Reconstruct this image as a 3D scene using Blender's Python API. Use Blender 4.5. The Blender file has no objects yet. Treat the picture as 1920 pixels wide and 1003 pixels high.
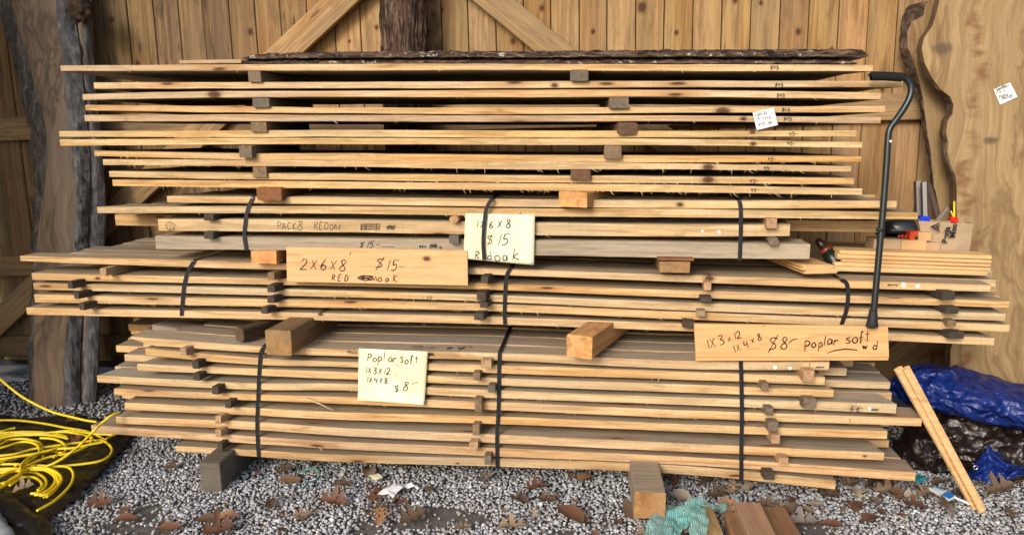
import bpy, math, random
import numpy as np
from mathutils import Vector, noise
R = random.Random(7)
scene = bpy.context.scene
COL = scene.collection

# ------------------------------------------------------------------ camera
H = 1.40; YAW = math.radians(6.0); PITCH = math.radians(10.2); FPX = 1390.0
cd = bpy.data.cameras.new('camera'); cam = bpy.data.objects.new('camera', cd); COL.objects.link(cam)
cam.location = (0, 0, H); cam.rotation_euler = (math.radians(90) - PITCH, 0, YAW)
cd.sensor_width = 36; cd.lens = 36 * FPX / 1920; cd.clip_end = 500; cd.clip_start = .02
scene.camera = cam
# ------------------------------------------------------------------ light (bright overcast, open front of a shed)
w = bpy.data.worlds.new('World'); scene.world = w; w.use_nodes = True
nt = w.node_tree; bg = nt.nodes['Background']
sky = nt.nodes.new('ShaderNodeTexSky'); sky.sky_type = 'NISHITA'; sky.sun_disc = False
SUN_EL, SUN_AZ = math.radians(27), math.radians(203)      # azimuth measured from +Y clockwise: behind the camera
sky.sun_elevation = SUN_EL; sky.sun_rotation = SUN_AZ; sky.air_density = 1.0; sky.dust_density = 3.0
nt.links.new(sky.outputs[0], bg.inputs[0]); bg.inputs[1].default_value = 0.15
sd = bpy.data.lights.new('sun', 'SUN'); sd.energy = 2.0; sd.angle = math.radians(20); sd.color = (1, .93, .84)
so = bpy.data.objects.new('sun', sd); COL.objects.link(so)
sdir = Vector((math.sin(SUN_AZ) * math.cos(SUN_EL), math.cos(SUN_AZ) * math.cos(SUN_EL), math.sin(SUN_EL)))
so.rotation_euler = sdir.to_track_quat('Z', 'Y').to_euler(); so.location = (0, -3, 5)
scene.view_settings.view_transform = 'Standard'; scene.view_settings.look = 'None'
scene.view_settings.gamma = 1; scene.view_settings.use_curve_mapping = False
scene.view_settings.exposure = 0.30
scene.render.engine = 'CYCLES'
scene.cycles.use_denoising = True
scene.cycles.max_bounces = 6; scene.cycles.diffuse_bounces = 3

# ------------------------------------------------------------------ picture <-> place
cy, sy, cp, sp = math.cos(YAW), math.sin(YAW), math.cos(PITCH), math.sin(PITCH)
RT = Vector((cy, sy, 0)); FW = Vector((-sy * cp, cy * cp, -sp)); UP = Vector((-sy * sp, cy * sp, cp))
def ray(x, y): return FW + RT * ((x - 960) / FPX) + UP * ((501.5 - y) / FPX)
def P(x, y, Y):                      # point of the upright plane y = Y
    d = ray(x, y); t = Y / d.y; return Vector((d.x * t, Y, H + d.z * t))
def G(x, y, z=0.0):                  # point of the level plane z
    d = ray(x, y); t = (z - H) / d.z; return Vector((d.x * t, d.y * t, z))
def Xat(px, z, Y):                   # where a board at height z and distance Y ends
    u = (px - 960) / FPX
    return (u * (Y * FW.y + (z - H) * FW.z) - Y * RT.y) / (RT.x - u * FW.x)

# ------------------------------------------------------------------ object helpers
def mesh(name, vs, fs, mats, slots=None, origin=(0, 0, 0), smooth=False):
    o = Vector(origin); me = bpy.data.meshes.new(name)
    me.from_pydata([tuple(Vector(v) - o) for v in vs], [], fs)
    for m in (mats if isinstance(mats, (list, tuple)) else [mats]): me.materials.append(m)
    if slots: me.polygons.foreach_set('material_index', slots)
    if smooth: me.polygons.foreach_set('use_smooth', [True] * len(fs))
    me.update(); return me
def add(name, me, origin=(0, 0, 0), parent=None, color=None, **props):
    o = bpy.data.objects.new(name, me); COL.objects.link(o)
    if parent: o.parent = parent
    else: o.location = origin
    o.color = tuple(color) + (1,) if color else (1, 1, 1, 1)
    for k, v in props.items(): o[k] = v
    return o
def obj(name, vs, fs, mats, parent=None, slots=None, color=None, smooth=False, origin=None, **props):
    if parent: org = parent.location
    else: org = Vector(origin) if origin is not None else sum((Vector(v) for v in vs), Vector()) / len(vs)
    return add(name, mesh(name, vs, fs, mats, slots, org, smooth), org, parent, color, **props)
def box(x0, x1, y0, y1, z0, z1, c=0.002):
    """a box with small bevels: (verts, faces)"""
    vs, fs = [], []
    xs = (x0, x1); ys = (y0, y1); zs = (z0, z1); idx = {}
    for i in (0, 1):
        for j in (0, 1):
            for k in (0, 1):
                sx, s_y, sz = (1 - 2 * i) * c, (1 - 2 * j) * c, (1 - 2 * k) * c
                for a, v in enumerate(((xs[i], ys[j] + s_y, zs[k] + sz), (xs[i] + sx, ys[j], zs[k] + sz), (xs[i] + sx, ys[j] + s_y, zs[k]))):
                    idx[i, j, k, a] = len(vs); vs.append(v)
    I = idx
    for i in (0, 1): fs.append([I[i, 0, 0, 0], I[i, 1, 0, 0], I[i, 1, 1, 0], I[i, 0, 1, 0]][::(1 if i else -1)])
    for j in (0, 1): fs.append([I[0, j, 0, 1], I[0, j, 1, 1], I[1, j, 1, 1], I[1, j, 0, 1]][::(1 if j else -1)])
    for k in (0, 1): fs.append([I[0, 0, k, 2], I[1, 0, k, 2], I[1, 1, k, 2], I[0, 1, k, 2]][::(1 if k else -1)])
    for i in (0, 1):
        for j in (0, 1):
            fs.append([I[i, j, 0, 0], I[i, j, 1, 0], I[i, j, 1, 1], I[i, j, 0, 1]][::(1 if i == j else -1)])
        for k in (0, 1):
            fs.append([I[i, 0, k, 0], I[i, 1, k, 0], I[i, 1, k, 2], I[i, 0, k, 2]][::(-1 if i == k else 1)])
    for j in (0, 1):
        for k in (0, 1):
            fs.append([I[0, j, k, 1], I[1, j, k, 1], I[1, j, k, 2], I[0, j, k, 2]][::(1 if j == k else -1)])
    for i in (0, 1):
        for j in (0, 1):
            for k in (0, 1):
                fs.append([I[i, j, k, 0], I[i, j, k, 1], I[i, j, k, 2]][::(1 if (i + j + k) % 2 == 0 else -1)])
    return vs, fs
def catmull(pts, n):
    pts = [Vector(p) for p in pts]; out = []
    for i in range(len(pts) - 1):
        p0 = pts[max(i - 1, 0)]; p1 = pts[i]; p2 = pts[i + 1]; p3 = pts[min(i + 2, len(pts) - 1)]
        for k in range(n):
            t = k / n
            out.append(.5 * ((2 * p1) + (p2 - p0) * t + (2 * p0 - 5 * p1 + 4 * p2 - p3) * t * t + (3 * p1 - p0 - 3 * p2 + p3) * t ** 3))
    out.append(pts[-1]); return out
def tube(pts, r, n=8, V=None, F=None):
    V = [] if V is None else V; F = [] if F is None else F; b = len(V); m = len(pts)
    pts = [Vector(p) for p in pts]; nrm = Vector((0, 0, 1))
    for i, p in enumerate(pts):
        t = (pts[min(i + 1, m - 1)] - pts[max(i - 1, 0)])
        t = t.normalized() if t.length > 1e-9 else Vector((1, 0, 0))
        nrm = nrm - t * nrm.dot(t)
        if nrm.length < 1e-4: nrm = t.orthogonal()
        nrm.normalize(); bn = t.cross(nrm); rr = r[i] if isinstance(r, (list, tuple)) else r
        for k in range(n):
            a = 2 * math.pi * k / n; V.append(p + (nrm * math.cos(a) + bn * math.sin(a)) * rr)
    for i in range(m - 1):
        for k in range(n):
            F.append((b + i * n + k, b + i * n + (k + 1) % n, b + (i + 1) * n + (k + 1) % n, b + (i + 1) * n + k))
    F.append(tuple(b + k for k in range(n))[::-1]); F.append(tuple(b + (m - 1) * n + k for k in range(n)))
    return V, F

# ------------------------------------------------------------------ materials
class NT:
    def __init__(s, name):
        s.m = bpy.data.materials.new(name); s.m.use_nodes = True; s.t = s.m.node_tree
        s.b = s.t.nodes['Principled BSDF']; s.out = s.t.nodes['Material Output']
    def n(s, typ, **kw):
        nd = s.t.nodes.new('ShaderNode' + typ)
        for k, v in kw.items():
            if k.startswith('i_'):
                nd.inputs[int(k[2:]) if k[2:].isdigit() else k[2:].replace('_', ' ')].default_value = v
            else: setattr(nd, k, v)
        return nd
    def l(s, a, b): s.t.links.new(a, b)
    def math(s, op, a, b=None, clamp=False):
        nd = s.n('Math', operation=op, use_clamp=clamp)
        for i, v in enumerate((a, b)):
            if v is None: continue
            if isinstance(v, (int, float)): nd.inputs[i].default_value = v
            else: s.l(v, nd.inputs[i])
        return nd.outputs[0]
    def mix(s, f, a, b, mode='MIX'):
        nd = s.n('MixRGB', blend_type=mode)
        for i, v in enumerate((f, a, b)):
            if isinstance(v, (int, float)): nd.inputs[i].default_value = v
            elif isinstance(v, tuple): nd.inputs[i].default_value = v + (1,)
            else: s.l(v, nd.inputs[i])
        return nd.outputs[0]
    def ramp(s, f, stops):
        nd = s.n('ValToRGB'); e = nd.color_ramp.elements
        while len(e) < len(stops): e.new(.5)
        for el, (p, c) in zip(e, stops):
            el.position = p; el.color = (c if isinstance(c, tuple) else (c, c, c)) + (1,)
        s.l(f, nd.inputs[0]); return nd.outputs[0]
    def coords(s):
        tc = s.n('TexCoord'); oi = s.n('ObjectInfo')
        off = s.n('VectorMath', operation='SCALE'); off.inputs[0].default_value = (37.1, 61.7, 23.3)
        s.l(oi.outputs['Random'], off.inputs['Scale'])
        ad = s.n('VectorMath', operation='ADD'); s.l(tc.outputs['Object'], ad.inputs[0]); s.l(off.outputs[0], ad.inputs[1])
        s.oi = oi; s.tc = tc; return ad.outputs[0]
    def noise(s, vec, sc, detail=4, rough=.55, dist=0, scale=1.0):
        mp = s.n('Mapping'); mp.inputs['Scale'].default_value = sc; s.l(vec, mp.inputs[0])
        nd = s.n('TexNoise'); nd.inputs['Scale'].default_value = scale; nd.inputs['Detail'].default_value = detail
        nd.inputs['Roughness'].default_value = rough; nd.inputs['Distortion'].default_value = dist
        s.l(mp.outputs[0], nd.inputs[0]); return nd.outputs['Fac']
    def bump(s, h, strength=.4, dist=.002):
        nd = s.n('Bump'); nd.inputs['Strength'].default_value = strength; nd.inputs['Distance'].default_value = dist
        s.l(h, nd.inputs['Height']); s.l(nd.outputs[0], s.b.inputs['Normal'])

def wood(name, light, dark, stain, axis=0, grain=1.0, rough=.75, fuzz=.3, knots=1.0, stain_amt=.5, knot_scale=(1.1, 7, 7), bump=.4, ring=False, blotch=0.0, saw=False, hue_amt=False, kr=1.0, pick_=.66):
    """sawn wood; grain runs along the object's axis 0 (x), 1 (y) or 2 (z)"""
    N = NT(name); v = N.coords()
    def sc(a, b):
        q = [b, b, b]; q[axis] = a; return tuple(q)
    warp = N.noise(v, sc(1.2, 5), 2, .5)
    wv = N.n('VectorMath', operation='SCALE'); wv.inputs[0].default_value = tuple(0 if i == axis else .02 for i in range(3))
    N.l(warp, wv.inputs['Scale'])
    ad = N.n('VectorMath', operation='ADD'); N.l(v, ad.inputs[0]); N.l(wv.outputs[0], ad.inputs[1]); v2 = ad.outputs[0]
    g1 = N.noise(v2, sc(2.2 * grain, 70 * grain), 5, .6, .6)
    g2 = N.noise(v2, sc(9 * grain, 420 * grain), 3, .6)
    big = N.noise(v, sc(.9, 7), 3, .55, .5); hue = N.noise(v, sc(1.3, 3), 2, .5); spk = N.noise(v, sc(60, 260), 2, .6)
    mid = N.noise(v, sc(5, 30), 4, .6, 1.0)
    c = N.mix(N.ramp(g1, [(.36, 0.0), (.58, 1.0)]), dark, light)
    c = N.mix(N.math('MULTIPLY', N.ramp(g2, [(.35, 1.0), (.6, 0.0)]), .45 * fuzz + .15), c, dark)
    c = N.mix(N.math('MULTIPLY', N.ramp(big, [(.46, 0.0), (.68, 1.0)]), stain_amt), c, stain)
    c = N.mix(N.math('MULTIPLY', N.ramp(mid, [(.54, 0.0), (.72, 1.0)]), .55), c, tuple(x * .55 for x in dark))
    c = N.mix(N.math('MULTIPLY', N.ramp(hue, [(.36, 1.0), (.54, 0.0)]), .75), c, (.96, .84, .66), 'MULTIPLY') if hue_amt else c
    c = N.mix(N.math('MULTIPLY', N.ramp(hue, [(.52, 0.0), (.70, 1.0)]), .35), c, stain)
    c = N.mix(N.math('MULTIPLY', N.ramp(spk, [(.66, 0.0), (.74, 1.0)]), .5), c, tuple(x * .4 for x in dark))
    if saw:
        sw = N.noise(v, sc(260, 12), 2, .5); c = N.mix(N.math('MULTIPLY', N.ramp(sw, [(.4, 1.0), (.6, 0.0)]), .20), c, dark)
    if blotch:
        bl = N.noise(v, sc(1.6, 9), 5, .65, 2.0)
        c = N.mix(N.math('MULTIPLY', N.ramp(bl, [(.53, 0.0), (.66, 1.0)]), blotch), c, (.075, .062, .045))
    # knots
    if knots:
        sk = N.n('SeparateXYZ'); N.l(v2, sk.inputs[0]); cb = N.n('CombineXYZ'); oth = [i for i in range(3) if i != axis]
        N.l(N.math('MULTIPLY', sk.outputs[axis], knot_scale[0]), cb.inputs[0])
        N.l(N.math('MULTIPLY', N.math('ADD', sk.outputs[oth[0]], sk.outputs[oth[1]]), knot_scale[1]), cb.inputs[1])
        vo = N.n('TexVoronoi', feature='F1', voronoi_dimensions='2D'); vo.inputs['Scale'].default_value = 1; vo.inputs['Randomness'].default_value = 1
        N.l(cb.outputs[0], vo.inputs[0])
        d = N.math('ADD', vo.outputs['Distance'], N.math('MULTIPLY', mid, .05))
        halo = N.ramp(d, [(.07 * kr, 1.0), (.26 * kr, 0.0)]); core = N.ramp(d, [(.045 * kr, 1.0), (.08 * kr, 0.0)])
        pick = N.n('Math', operation='GREATER_THAN'); N.l(vo.outputs['Color'], pick.inputs[0]); pick.inputs[1].default_value = pick_
        c = N.mix(N.math('MULTIPLY', N.math('MULTIPLY', halo, pick.outputs[0]), .55 * knots), c, (.30, .13, .045))
        c = N.mix(N.math('MULTIPLY', N.math('MULTIPLY', core, pick.outputs[0]), .9 * knots), c, (.06, .025, .012))
    # one placed knot: obj['knot'] = (x, z, radius)
    at = N.n('Attribute', attribute_type='OBJECT', attribute_name='knot')
    sx = N.n('SeparateXYZ'); N.l(at.outputs['Vector'], sx.inputs[0])
    so_ = N.n('SeparateXYZ'); N.l(N.tc.outputs['Object'], so_.inputs[0])
    dx = N.math('MULTIPLY', N.math('SUBTRACT', so_.outputs[0], sx.outputs[0]), 1.0 if axis == 2 else .62)
    dz = N.math('MULTIPLY', N.math('SUBTRACT', so_.outputs[2], sx.outputs[1]), .8 if axis == 2 else 1.0)
    dd = N.math('SQRT', N.math('ADD', N.math('MULTIPLY', dx, dx), N.math('MULTIPLY', dz, dz)))
    dd = N.math('ADD', dd, N.math('MULTIPLY', N.math('SUBTRACT', mid, .5), .012))
    rel = N.math('DIVIDE', dd, N.math('MAXIMUM', sx.outputs[2], .0001))
    has = N.math('GREATER_THAN', sx.outputs[2], .001)
    c = N.mix(N.math('MULTIPLY', N.ramp(rel, [(.25, .95), (.48, .80), (.56, .40), (1.0, 0.0)]), has), c, (.075, .028, .012))
    rr = N.n('TexWave', wave_type='RINGS'); rr.inputs['Scale'].default_value = 40
    if ring:
        wn = N.n('Mapping'); wn.inputs['Scale'].default_value = (1, .3, 1); wn.inputs['Location'].default_value = (.13, 0, .09); N.l(v, wn.inputs[0])
        ww = N.n('TexWave', wave_type='RINGS', rings_direction='Y'); ww.inputs['Scale'].default_value = 55; ww.inputs['Distortion'].default_value = 3
        ww.inputs['Detail'].default_value = 2
        N.l(wn.outputs[0], ww.inputs[0]); c = N.mix(N.math('MULTIPLY', ww.outputs['Fac'], .35), c, dark)
    c = N.mix(1.0, c, N.oi.outputs['Color'], 'MULTIPLY')
    N.l(c, N.b.inputs['Base Color']); N.b.inputs['Roughness'].default_value = rough
    N.b.inputs['Specular IOR Level'].default_value = .25
    N.bump(N.math('ADD', N.math('MULTIPLY', g2, .7), N.math('MULTIPLY', mid, .6)), bump, .003)
    return N.m

def plain(name, col, rough=.6, spec=.4, metal=0.0, var=.25, nscale=30, bump=.2, coat=0, objcol=False):
    N = NT(name); v = N.coords(); a = N.noise(v, (nscale,) * 3, 4, .6)
    c = N.mix(N.math('MULTIPLY', a, var), col, tuple(x * .4 for x in col))
    if objcol: c = N.mix(1.0, c, N.oi.outputs['Color'], 'MULTIPLY')
    N.l(c, N.b.inputs['Base Color']); N.b.inputs['Roughness'].default_value = rough
    N.b.inputs['Specular IOR Level'].default_value = spec; N.b.inputs['Metallic'].default_value = metal
    N.b.inputs['Coat Weight'].default_value = coat
    N.bump(a, bump, .002); return N.m

M_edge = wood('sawn_edge_wood', (.80, .605, .375), (.43, .27, .125), (.44, .375, .285), fuzz=.8, knots=1, stain_amt=.55, knot_scale=(2.4, 12), bump=.8, saw=True, kr=1.4, hue_amt=True)
M_face = wood('dusty_shaded_board_face', (.47, .385, .285), (.27, .21, .15), (.35, .32, .28), fuzz=.7, knots=1, stain_amt=.7, bump=.4, knot_scale=(1.6, 9), saw=True)  # greyer than the edges: real dust, plus shade put into the colour
M_end = wood('board_end_grain', (.52, .36, .2), (.36, .22, .11), (.35, .29, .22), axis=1, grain=.5, knots=0, ring=True)
M_grey = wood('grey_weathered_wood', (.36, .33, .285), (.22, .195, .165), (.42, .38, .31), fuzz=1, knots=.4, stain_amt=.5, bump=.6)
M_beam = wood('rough_beam_wood', (.40, .24, .11), (.24, .135, .06), (.20, .15, .11), axis=1, fuzz=1, knots=.4, stain_amt=.6, bump=.7)
M_beamend = wood('beam_end_grain', (.52, .30, .13), (.30, .155, .06), (.34, .27, .18), axis=1, grain=.35, knots=0, ring=True, bump=.8, stain_amt=.7, blotch=.35)
M_stick = wood('spacer_stick_wood', (.34, .25, .16), (.20, .14, .09), (.16, .14, .12), axis=1, fuzz=1, knots=0, stain_amt=.6, bump=.6)
M_plank = wood('wall_plank_wood', (.46, .305, .15), (.25, .145, .062), (.33, .23, .12), axis=2, grain=.6, fuzz=.5, knots=1, stain_amt=.8, knot_scale=(3.8, 3.7), bump=.4, blotch=.38, kr=1.5, hue_amt=True, pick_=.86)
M_plankold = wood('stained_wall_plank_wood', (.44, .29, .14), (.22, .13, .06), (.21, .16, .10), axis=2, grain=.6, fuzz=.6, knots=1, stain_amt=.8, knot_scale=(3.0, 5.0), bump=.4, blotch=.9, kr=1.5, pick_=.84)
M_rail = wood('wall_rail_wood', (.44, .29, .145), (.25, .155, .075), (.20, .155, .105), axis=0, fuzz=.6, knots=.8, stain_amt=.6)
M_sign = wood('planed_pine_sign', (.70, .46, .25), (.62, .375, .18), (.70, .42, .22), fuzz=.15, knots=0, stain_amt=.4, rough=.5, bump=.12)
M_pine = wood('planed_pine_panelling', (.74, .52, .29), (.60, .375, .17), (.72, .5, .30), fuzz=.2, knots=.5, rough=.5, bump=.15)
def slabwood(name, light, dark, swirl, stainc, amt):
    N = NT(name); v = N.coords()
    warp = N.n('TexNoise'); warp.inputs['Scale'].default_value = 1.7; warp.inputs['Detail'].default_value = 3; N.l(v, warp.inputs[0])
    wv = N.n('VectorMath', operation='SCALE'); N.l(warp.outputs['Color'], wv.inputs[0]); wv.inputs['Scale'].default_value = .28
    ad = N.n('VectorMath', operation='ADD'); N.l(v, ad.inputs[0]); N.l(wv.outputs[0], ad.inputs[1]); v2 = ad.outputs[0]
    g = N.noise(v2, (20, 4, 1.3), 9, .72, 1.2); f = N.noise(v2, (190, 20, 5), 5, .7)
    s1 = N.noise(v2, (2.4, 1, .8), 4, .6, 1.5); s2 = N.noise(v, (2.2, 1, .8), 2, .5)
    c = N.mix(N.ramp(g, [(.36, 0.0), (.62, 1.0)]), dark, light)
    c = N.mix(N.math('MULTIPLY', N.ramp(f, [(.35, 1.0), (.55, 0.0)]), .45), c, dark)
    c = N.mix(N.math('MULTIPLY', N.ramp(s2, [(.42, 0.0), (.66, 1.0)]), .55), c, stainc)
    line = N.ramp(s1, [(.5, 0.0), (.535, 1.0), (.55, .6), (.6, 0.0)])
    c = N.mix(N.math('MULTIPLY', line, amt), c, swirl)
    # a wandering vein along x = 0 and knots placed through object properties
    so_ = N.n('SeparateXYZ'); N.l(N.tc.outputs['Object'], so_.inputs[0])
    hv = N.n('Attribute', attribute_type='OBJECT', attribute_name='vein')
    wob = N.noise(N.tc.outputs['Object'], (1, 1, 3.5), 5, .65, 0); wob2 = N.noise(N.tc.outputs['Object'], (24, 1, 24), 3, .6)
    dv = N.math('ABSOLUTE', N.math('ADD', so_.outputs[0], N.math('MULTIPLY', N.math('SUBTRACT', wob, .5), .42)))
    patch = N.ramp(N.noise(N.tc.outputs['Object'], (4, 1, 9), 3, .6), [(.42, 0.0), (.55, 1.0)])
    vm = N.math('MULTIPLY', N.math('MULTIPLY', N.ramp(N.math('ADD', dv, N.math('MULTIPLY', wob2, .012)), [(.010, 1.0), (.05, 0.0)]), patch), hv.outputs['Fac'])
    c = N.mix(N.math('MULTIPLY', vm, .85), c, (.17, .085, .035))
    for kn in ('knot', 'knot_low'):
        at = N.n('Attribute', attribute_type='OBJECT', attribute_name=kn); sx = N.n('SeparateXYZ'); N.l(at.outputs['Vector'], sx.inputs[0])
        dx = N.math('MULTIPLY', N.math('SUBTRACT', so_.outputs[0], sx.outputs[0]), .55); dz = N.math('SUBTRACT', so_.outputs[2], sx.outputs[1])
        dd = N.math('SQRT', N.math('ADD', N.math('MULTIPLY', dx, dx), N.math('MULTIPLY', dz, dz))); dd = N.math('ADD', dd, N.math('MULTIPLY', N.math('SUBTRACT', wob2, .5), .03))
        rel = N.math('DIVIDE', dd, N.math('MAXIMUM', sx.outputs[2], .0001)); has = N.math('GREATER_THAN', sx.outputs[2], .001)
        c = N.mix(N.math('MULTIPLY', N.ramp(rel, [(.25, .85), (.55, .45), (.6, .1), (1.0, 0.0)]), has), c, (.10, .07, .045))
    c = N.mix(1.0, c, N.oi.outputs['Color'], 'MULTIPLY')
    N.l(c, N.b.inputs['Base Color']); N.b.inputs['Roughness'].default_value = .7; N.b.inputs['Specular IOR Level'].default_value = .25
    N.bump(N.math('ADD', g, f), .35, .003); return N.m
M_maple = slabwood('maple_slab_face', (.40, .285, .145), (.21, .135, .062), (.14, .08, .036), (.27, .19, .10), .60)
M_oldslab = slabwood('weathered_slab_face', (.30, .205, .13), (.10, .07, .047), (.05, .038, .03), (.21, .18, .15), .65)
def wane(name, a, b, c3, sc=(22, 22, 5), bump=1.0):
    N = NT(name); v = N.coords(); n1 = N.noise(v, sc, 6, .7, .8); n2 = N.noise(v, (90, 90, 24), 4, .7)
    c = N.ramp(n1, [(.36, a), (.52, b), (.66, c3)]); c = N.mix(N.math('MULTIPLY', n2, .5), c, tuple(x * .4 for x in a))
    N.l(c, N.b.inputs['Base Color']); N.b.inputs['Roughness'].default_value = .85; N.b.inputs['Specular IOR Level'].default_value = .2
    N.bump(N.math('ADD', n1, N.math('MULTIPLY', n2, .5)), bump, .012); return N.m
M_greywane = wane('grey_weathered_sapwood', (.10, .10, .105), (.20, .20, .21), (.32, .315, .31))
M_brownwane = wane('rough_brown_wane', (.09, .055, .032), (.17, .11, .06), (.27, .21, .14))
M_leftwane = wane('silvered_wavy_edge', (.05, .045, .042), (.13, .115, .10), (.27, .245, .215), (34, 34, 3), 1.0)
M_darkbark = wane('dark_slab_bark', (.028, .02, .016), (.10, .066, .046), (.24, .17, .12), (20, 20, 20), 1.0)
def bark(name, lichen=0.0, axis=2):
    N = NT(name); v = N.coords(); s = [38, 38, 38]; s[axis] = 9
    n1 = N.noise(v, tuple(s), 6, .7, 1.2); n2 = N.noise(v, tuple(x * 3 for x in s), 4, .7)
    c = N.ramp(n1, [(.38, (.016, .010, .008)), (.5, (.085, .052, .037)), (.62, (.24, .165, .12))])
    c = N.mix(N.math('MULTIPLY', n2, .4), c, (.03, .02, .015))
    if lichen:
        n3 = N.noise(v, (34, 34, 34), 5, .75, .6); n4 = N.noise(v, (3.2, 3.2, 3.2), 2, .5)
        m = N.math('MULTIPLY', N.ramp(n3, [(.58, 0.0), (.62, 1.0)]), N.ramp(n4, [(.42, 0.0), (.56, 1.0)]))
        c = N.mix(N.math('MULTIPLY', m, lichen), c, (.62, .6, .48))
    N.l(c, N.b.inputs['Base Color']); N.b.inputs['Roughness'].default_value = .9; N.b.inputs['Specular IOR Level'].default_value = .2
    N.bump(N.math('ADD', n1, N.math('MULTIPLY', n2, .4)), 1.0, .012); return N.m
M_bark = bark('post_bark'); M_barkl = bark('lichen_bark', .95, 0)
M_ink = plain('marker_ink', (.018, .017, .02), .5, .3, var=0, bump=0)
M_strap = plain('black_plastic_strap', (.018, .019, .023), .22, .7, var=.1, bump=.08)
M_paper = None
def papermat(name, a, b):
    N = NT(name); v = N.coords(); n = N.noise(v, (7, 7, 7), 3, .5, .8); n2 = N.noise(v, (60, 60, 60), 3)
    N.l(N.mix(N.ramp(n, [(.42, 0.0), (.62, 1.0)]), a, b), N.b.inputs['Base Color']); N.b.inputs['Roughness'].default_value = .55
    N.b.inputs['Specular IOR Level'].default_value = .3; N.bump(N.math('ADD', n, N.math('MULTIPLY', n2, .15)), .25, .006); return N.m
M_paper = papermat('yellow_note_paper', (.83, .77, .47), (.80, .79, .60))  # paler patches put the sheen on the paper into its colour
M_white = papermat('white_note_paper', (.76, .78, .80), (.70, .73, .77))
M_blackm = plain('black_painted_metal', (.016, .024, .027), .3, .6, metal=.3, var=.1, bump=.05)
M_foam = plain('black_foam_grip', (.014, .014, .015), .85, .2, var=.2, nscale=200, bump=.5)
M_rubber = plain('black_rubber', (.02, .021, .024), .6, .3, var=.1)
M_yellow = plain('yellow_cord_jacket', (.85, .62, .02), .38, .5, var=.18, nscale=14, bump=.1)
def tarpm(name, col, rough, bumpy=.5):
    N = NT(name); v = N.coords()
    n = N.noise(v, (9, 9, 12), 5, .62, 1.6); n2 = N.noise(v, (28, 28, 34), 4, .6, 1.0)
    N.l(N.mix(N.math('MULTIPLY', n2, .35), col, tuple(x * .45 for x in col)), N.b.inputs['Base Color'])
    N.b.inputs['Roughness'].default_value = rough; N.b.inputs['Specular IOR Level'].default_value = .55
    vo = N.n('TexVoronoi', feature='F1'); vo.inputs['Scale'].default_value = 17; wp_ = N.n('VectorMath', operation='ADD'); nn_ = N.n('TexNoise'); nn_.inputs['Scale'].default_value = 6; N.l(v, nn_.inputs[0])
    sc_ = N.n('VectorMath', operation='SCALE'); sc_.inputs['Scale'].default_value = .25; N.l(nn_.outputs['Color'], sc_.inputs[0]); N.l(v, wp_.inputs[0]); N.l(sc_.outputs[0], wp_.inputs[1]); N.l(wp_.outputs[0], vo.inputs[0])
    N.bump(N.math('ADD', N.math('MULTIPLY', vo.outputs['Distance'], 1.0), N.math('MULTIPLY', n2, .3)), bumpy, .03); return N.m
M_blue = tarpm('blue_tarp_plastic', (.005, .022, .17), .32, .8)
M_brown = tarpm('brown_tarp_plastic', (.015, .009, .0075), .27, .7)
M_blackp = tarpm('black_sheet_plastic', (.013, .012, .011), .35, .3)
M_leaf = plain('dry_leaf', (.9, .9, .9), .62, .35, var=.5, nscale=60, bump=.4, objcol=True)
M_card = plain('brown_cardboard', (.42, .31, .20), .8, .2, var=.2, objcol=True)
M_paint = plain('coloured_plastic', (1, 1, 1), .35, .5, var=.1, objcol=True, bump=.05)

# gravel
N = NT('crushed_grey_stone'); gi = N.n('NewGeometry'); v = N.coords()
c = N.ramp(gi.outputs['Random Per Island'], [(0, (.27, .275, .29)), (.25, (.40, .41, .43)), (.5, (.48, .495, .52)), (.74, (.54, .54, .52)), (.9, (.48, .51, .57)), (1, (.80, .80, .79))])
c = N.mix(N.math('MULTIPLY', N.noise(v, (180, 180, 180), 4, .6), .3), c, (.14, .14, .145))
pn = N.noise(v, (1.6, 1.6, 1.6), 3); c = N.mix(N.math('MULTIPLY', N.ramp(pn, [(.5, 0.0), (.7, 1.0)]), .35), c, (.26, .235, .19))
N.l(c, N.b.inputs['Base Color']); N.b.inputs['Roughness'].default_value = .75; N.bump(N.noise(v, (250, 250, 250), 3), .4, .002); M_stone = N.m
N = NT('dark_dirt_and_grit'); v = N.coords(); a = N.noise(v, (120, 120, 120), 5, .7); b_ = N.noise(v, (3, 3, 3), 4)
c = N.mix(N.ramp(a, [(.4, 0.0), (.68, 1.0)]), (.09, .08, .072), (.28, .265, .25)); c = N.mix(N.math('MULTIPLY', b_, .5), c, (.05, .04, .03))
N.l(c, N.b.inputs['Base Color']); N.b.inputs['Roughness'].default_value = .95; N.bump(a, .8, .01); M_dirt = N.m

# ------------------------------------------------------------------ ground
vs, fs = [], []; 
xs = [-60, -20, -8] + [-4 + i * .1 for i in range(81)] + [8, 20, 60]; ys = [-60, -20, -5] + [0 + i * .1 for i in range(46)] + [8, 20, 60]
def gz(x, y): return .010 * noise.noise(Vector((x * 1.6, y * 1.6, 3))) + .006 * noise.noise(Vector((x * 5, y * 5, 1)))
for y in ys:
    for x in xs: vs.append((x, y, gz(x, y) - .012))
nx = len(xs)
for j in range(len(ys) - 1):
    for i in range(nx - 1): fs.append((j * nx + i, j * nx + i + 1, (j + 1) * nx + i + 1, (j + 1) * nx + i))
obj('ground', vs, fs, M_dirt, origin=(0, 0, 0), smooth=True, kind='structure')
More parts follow.
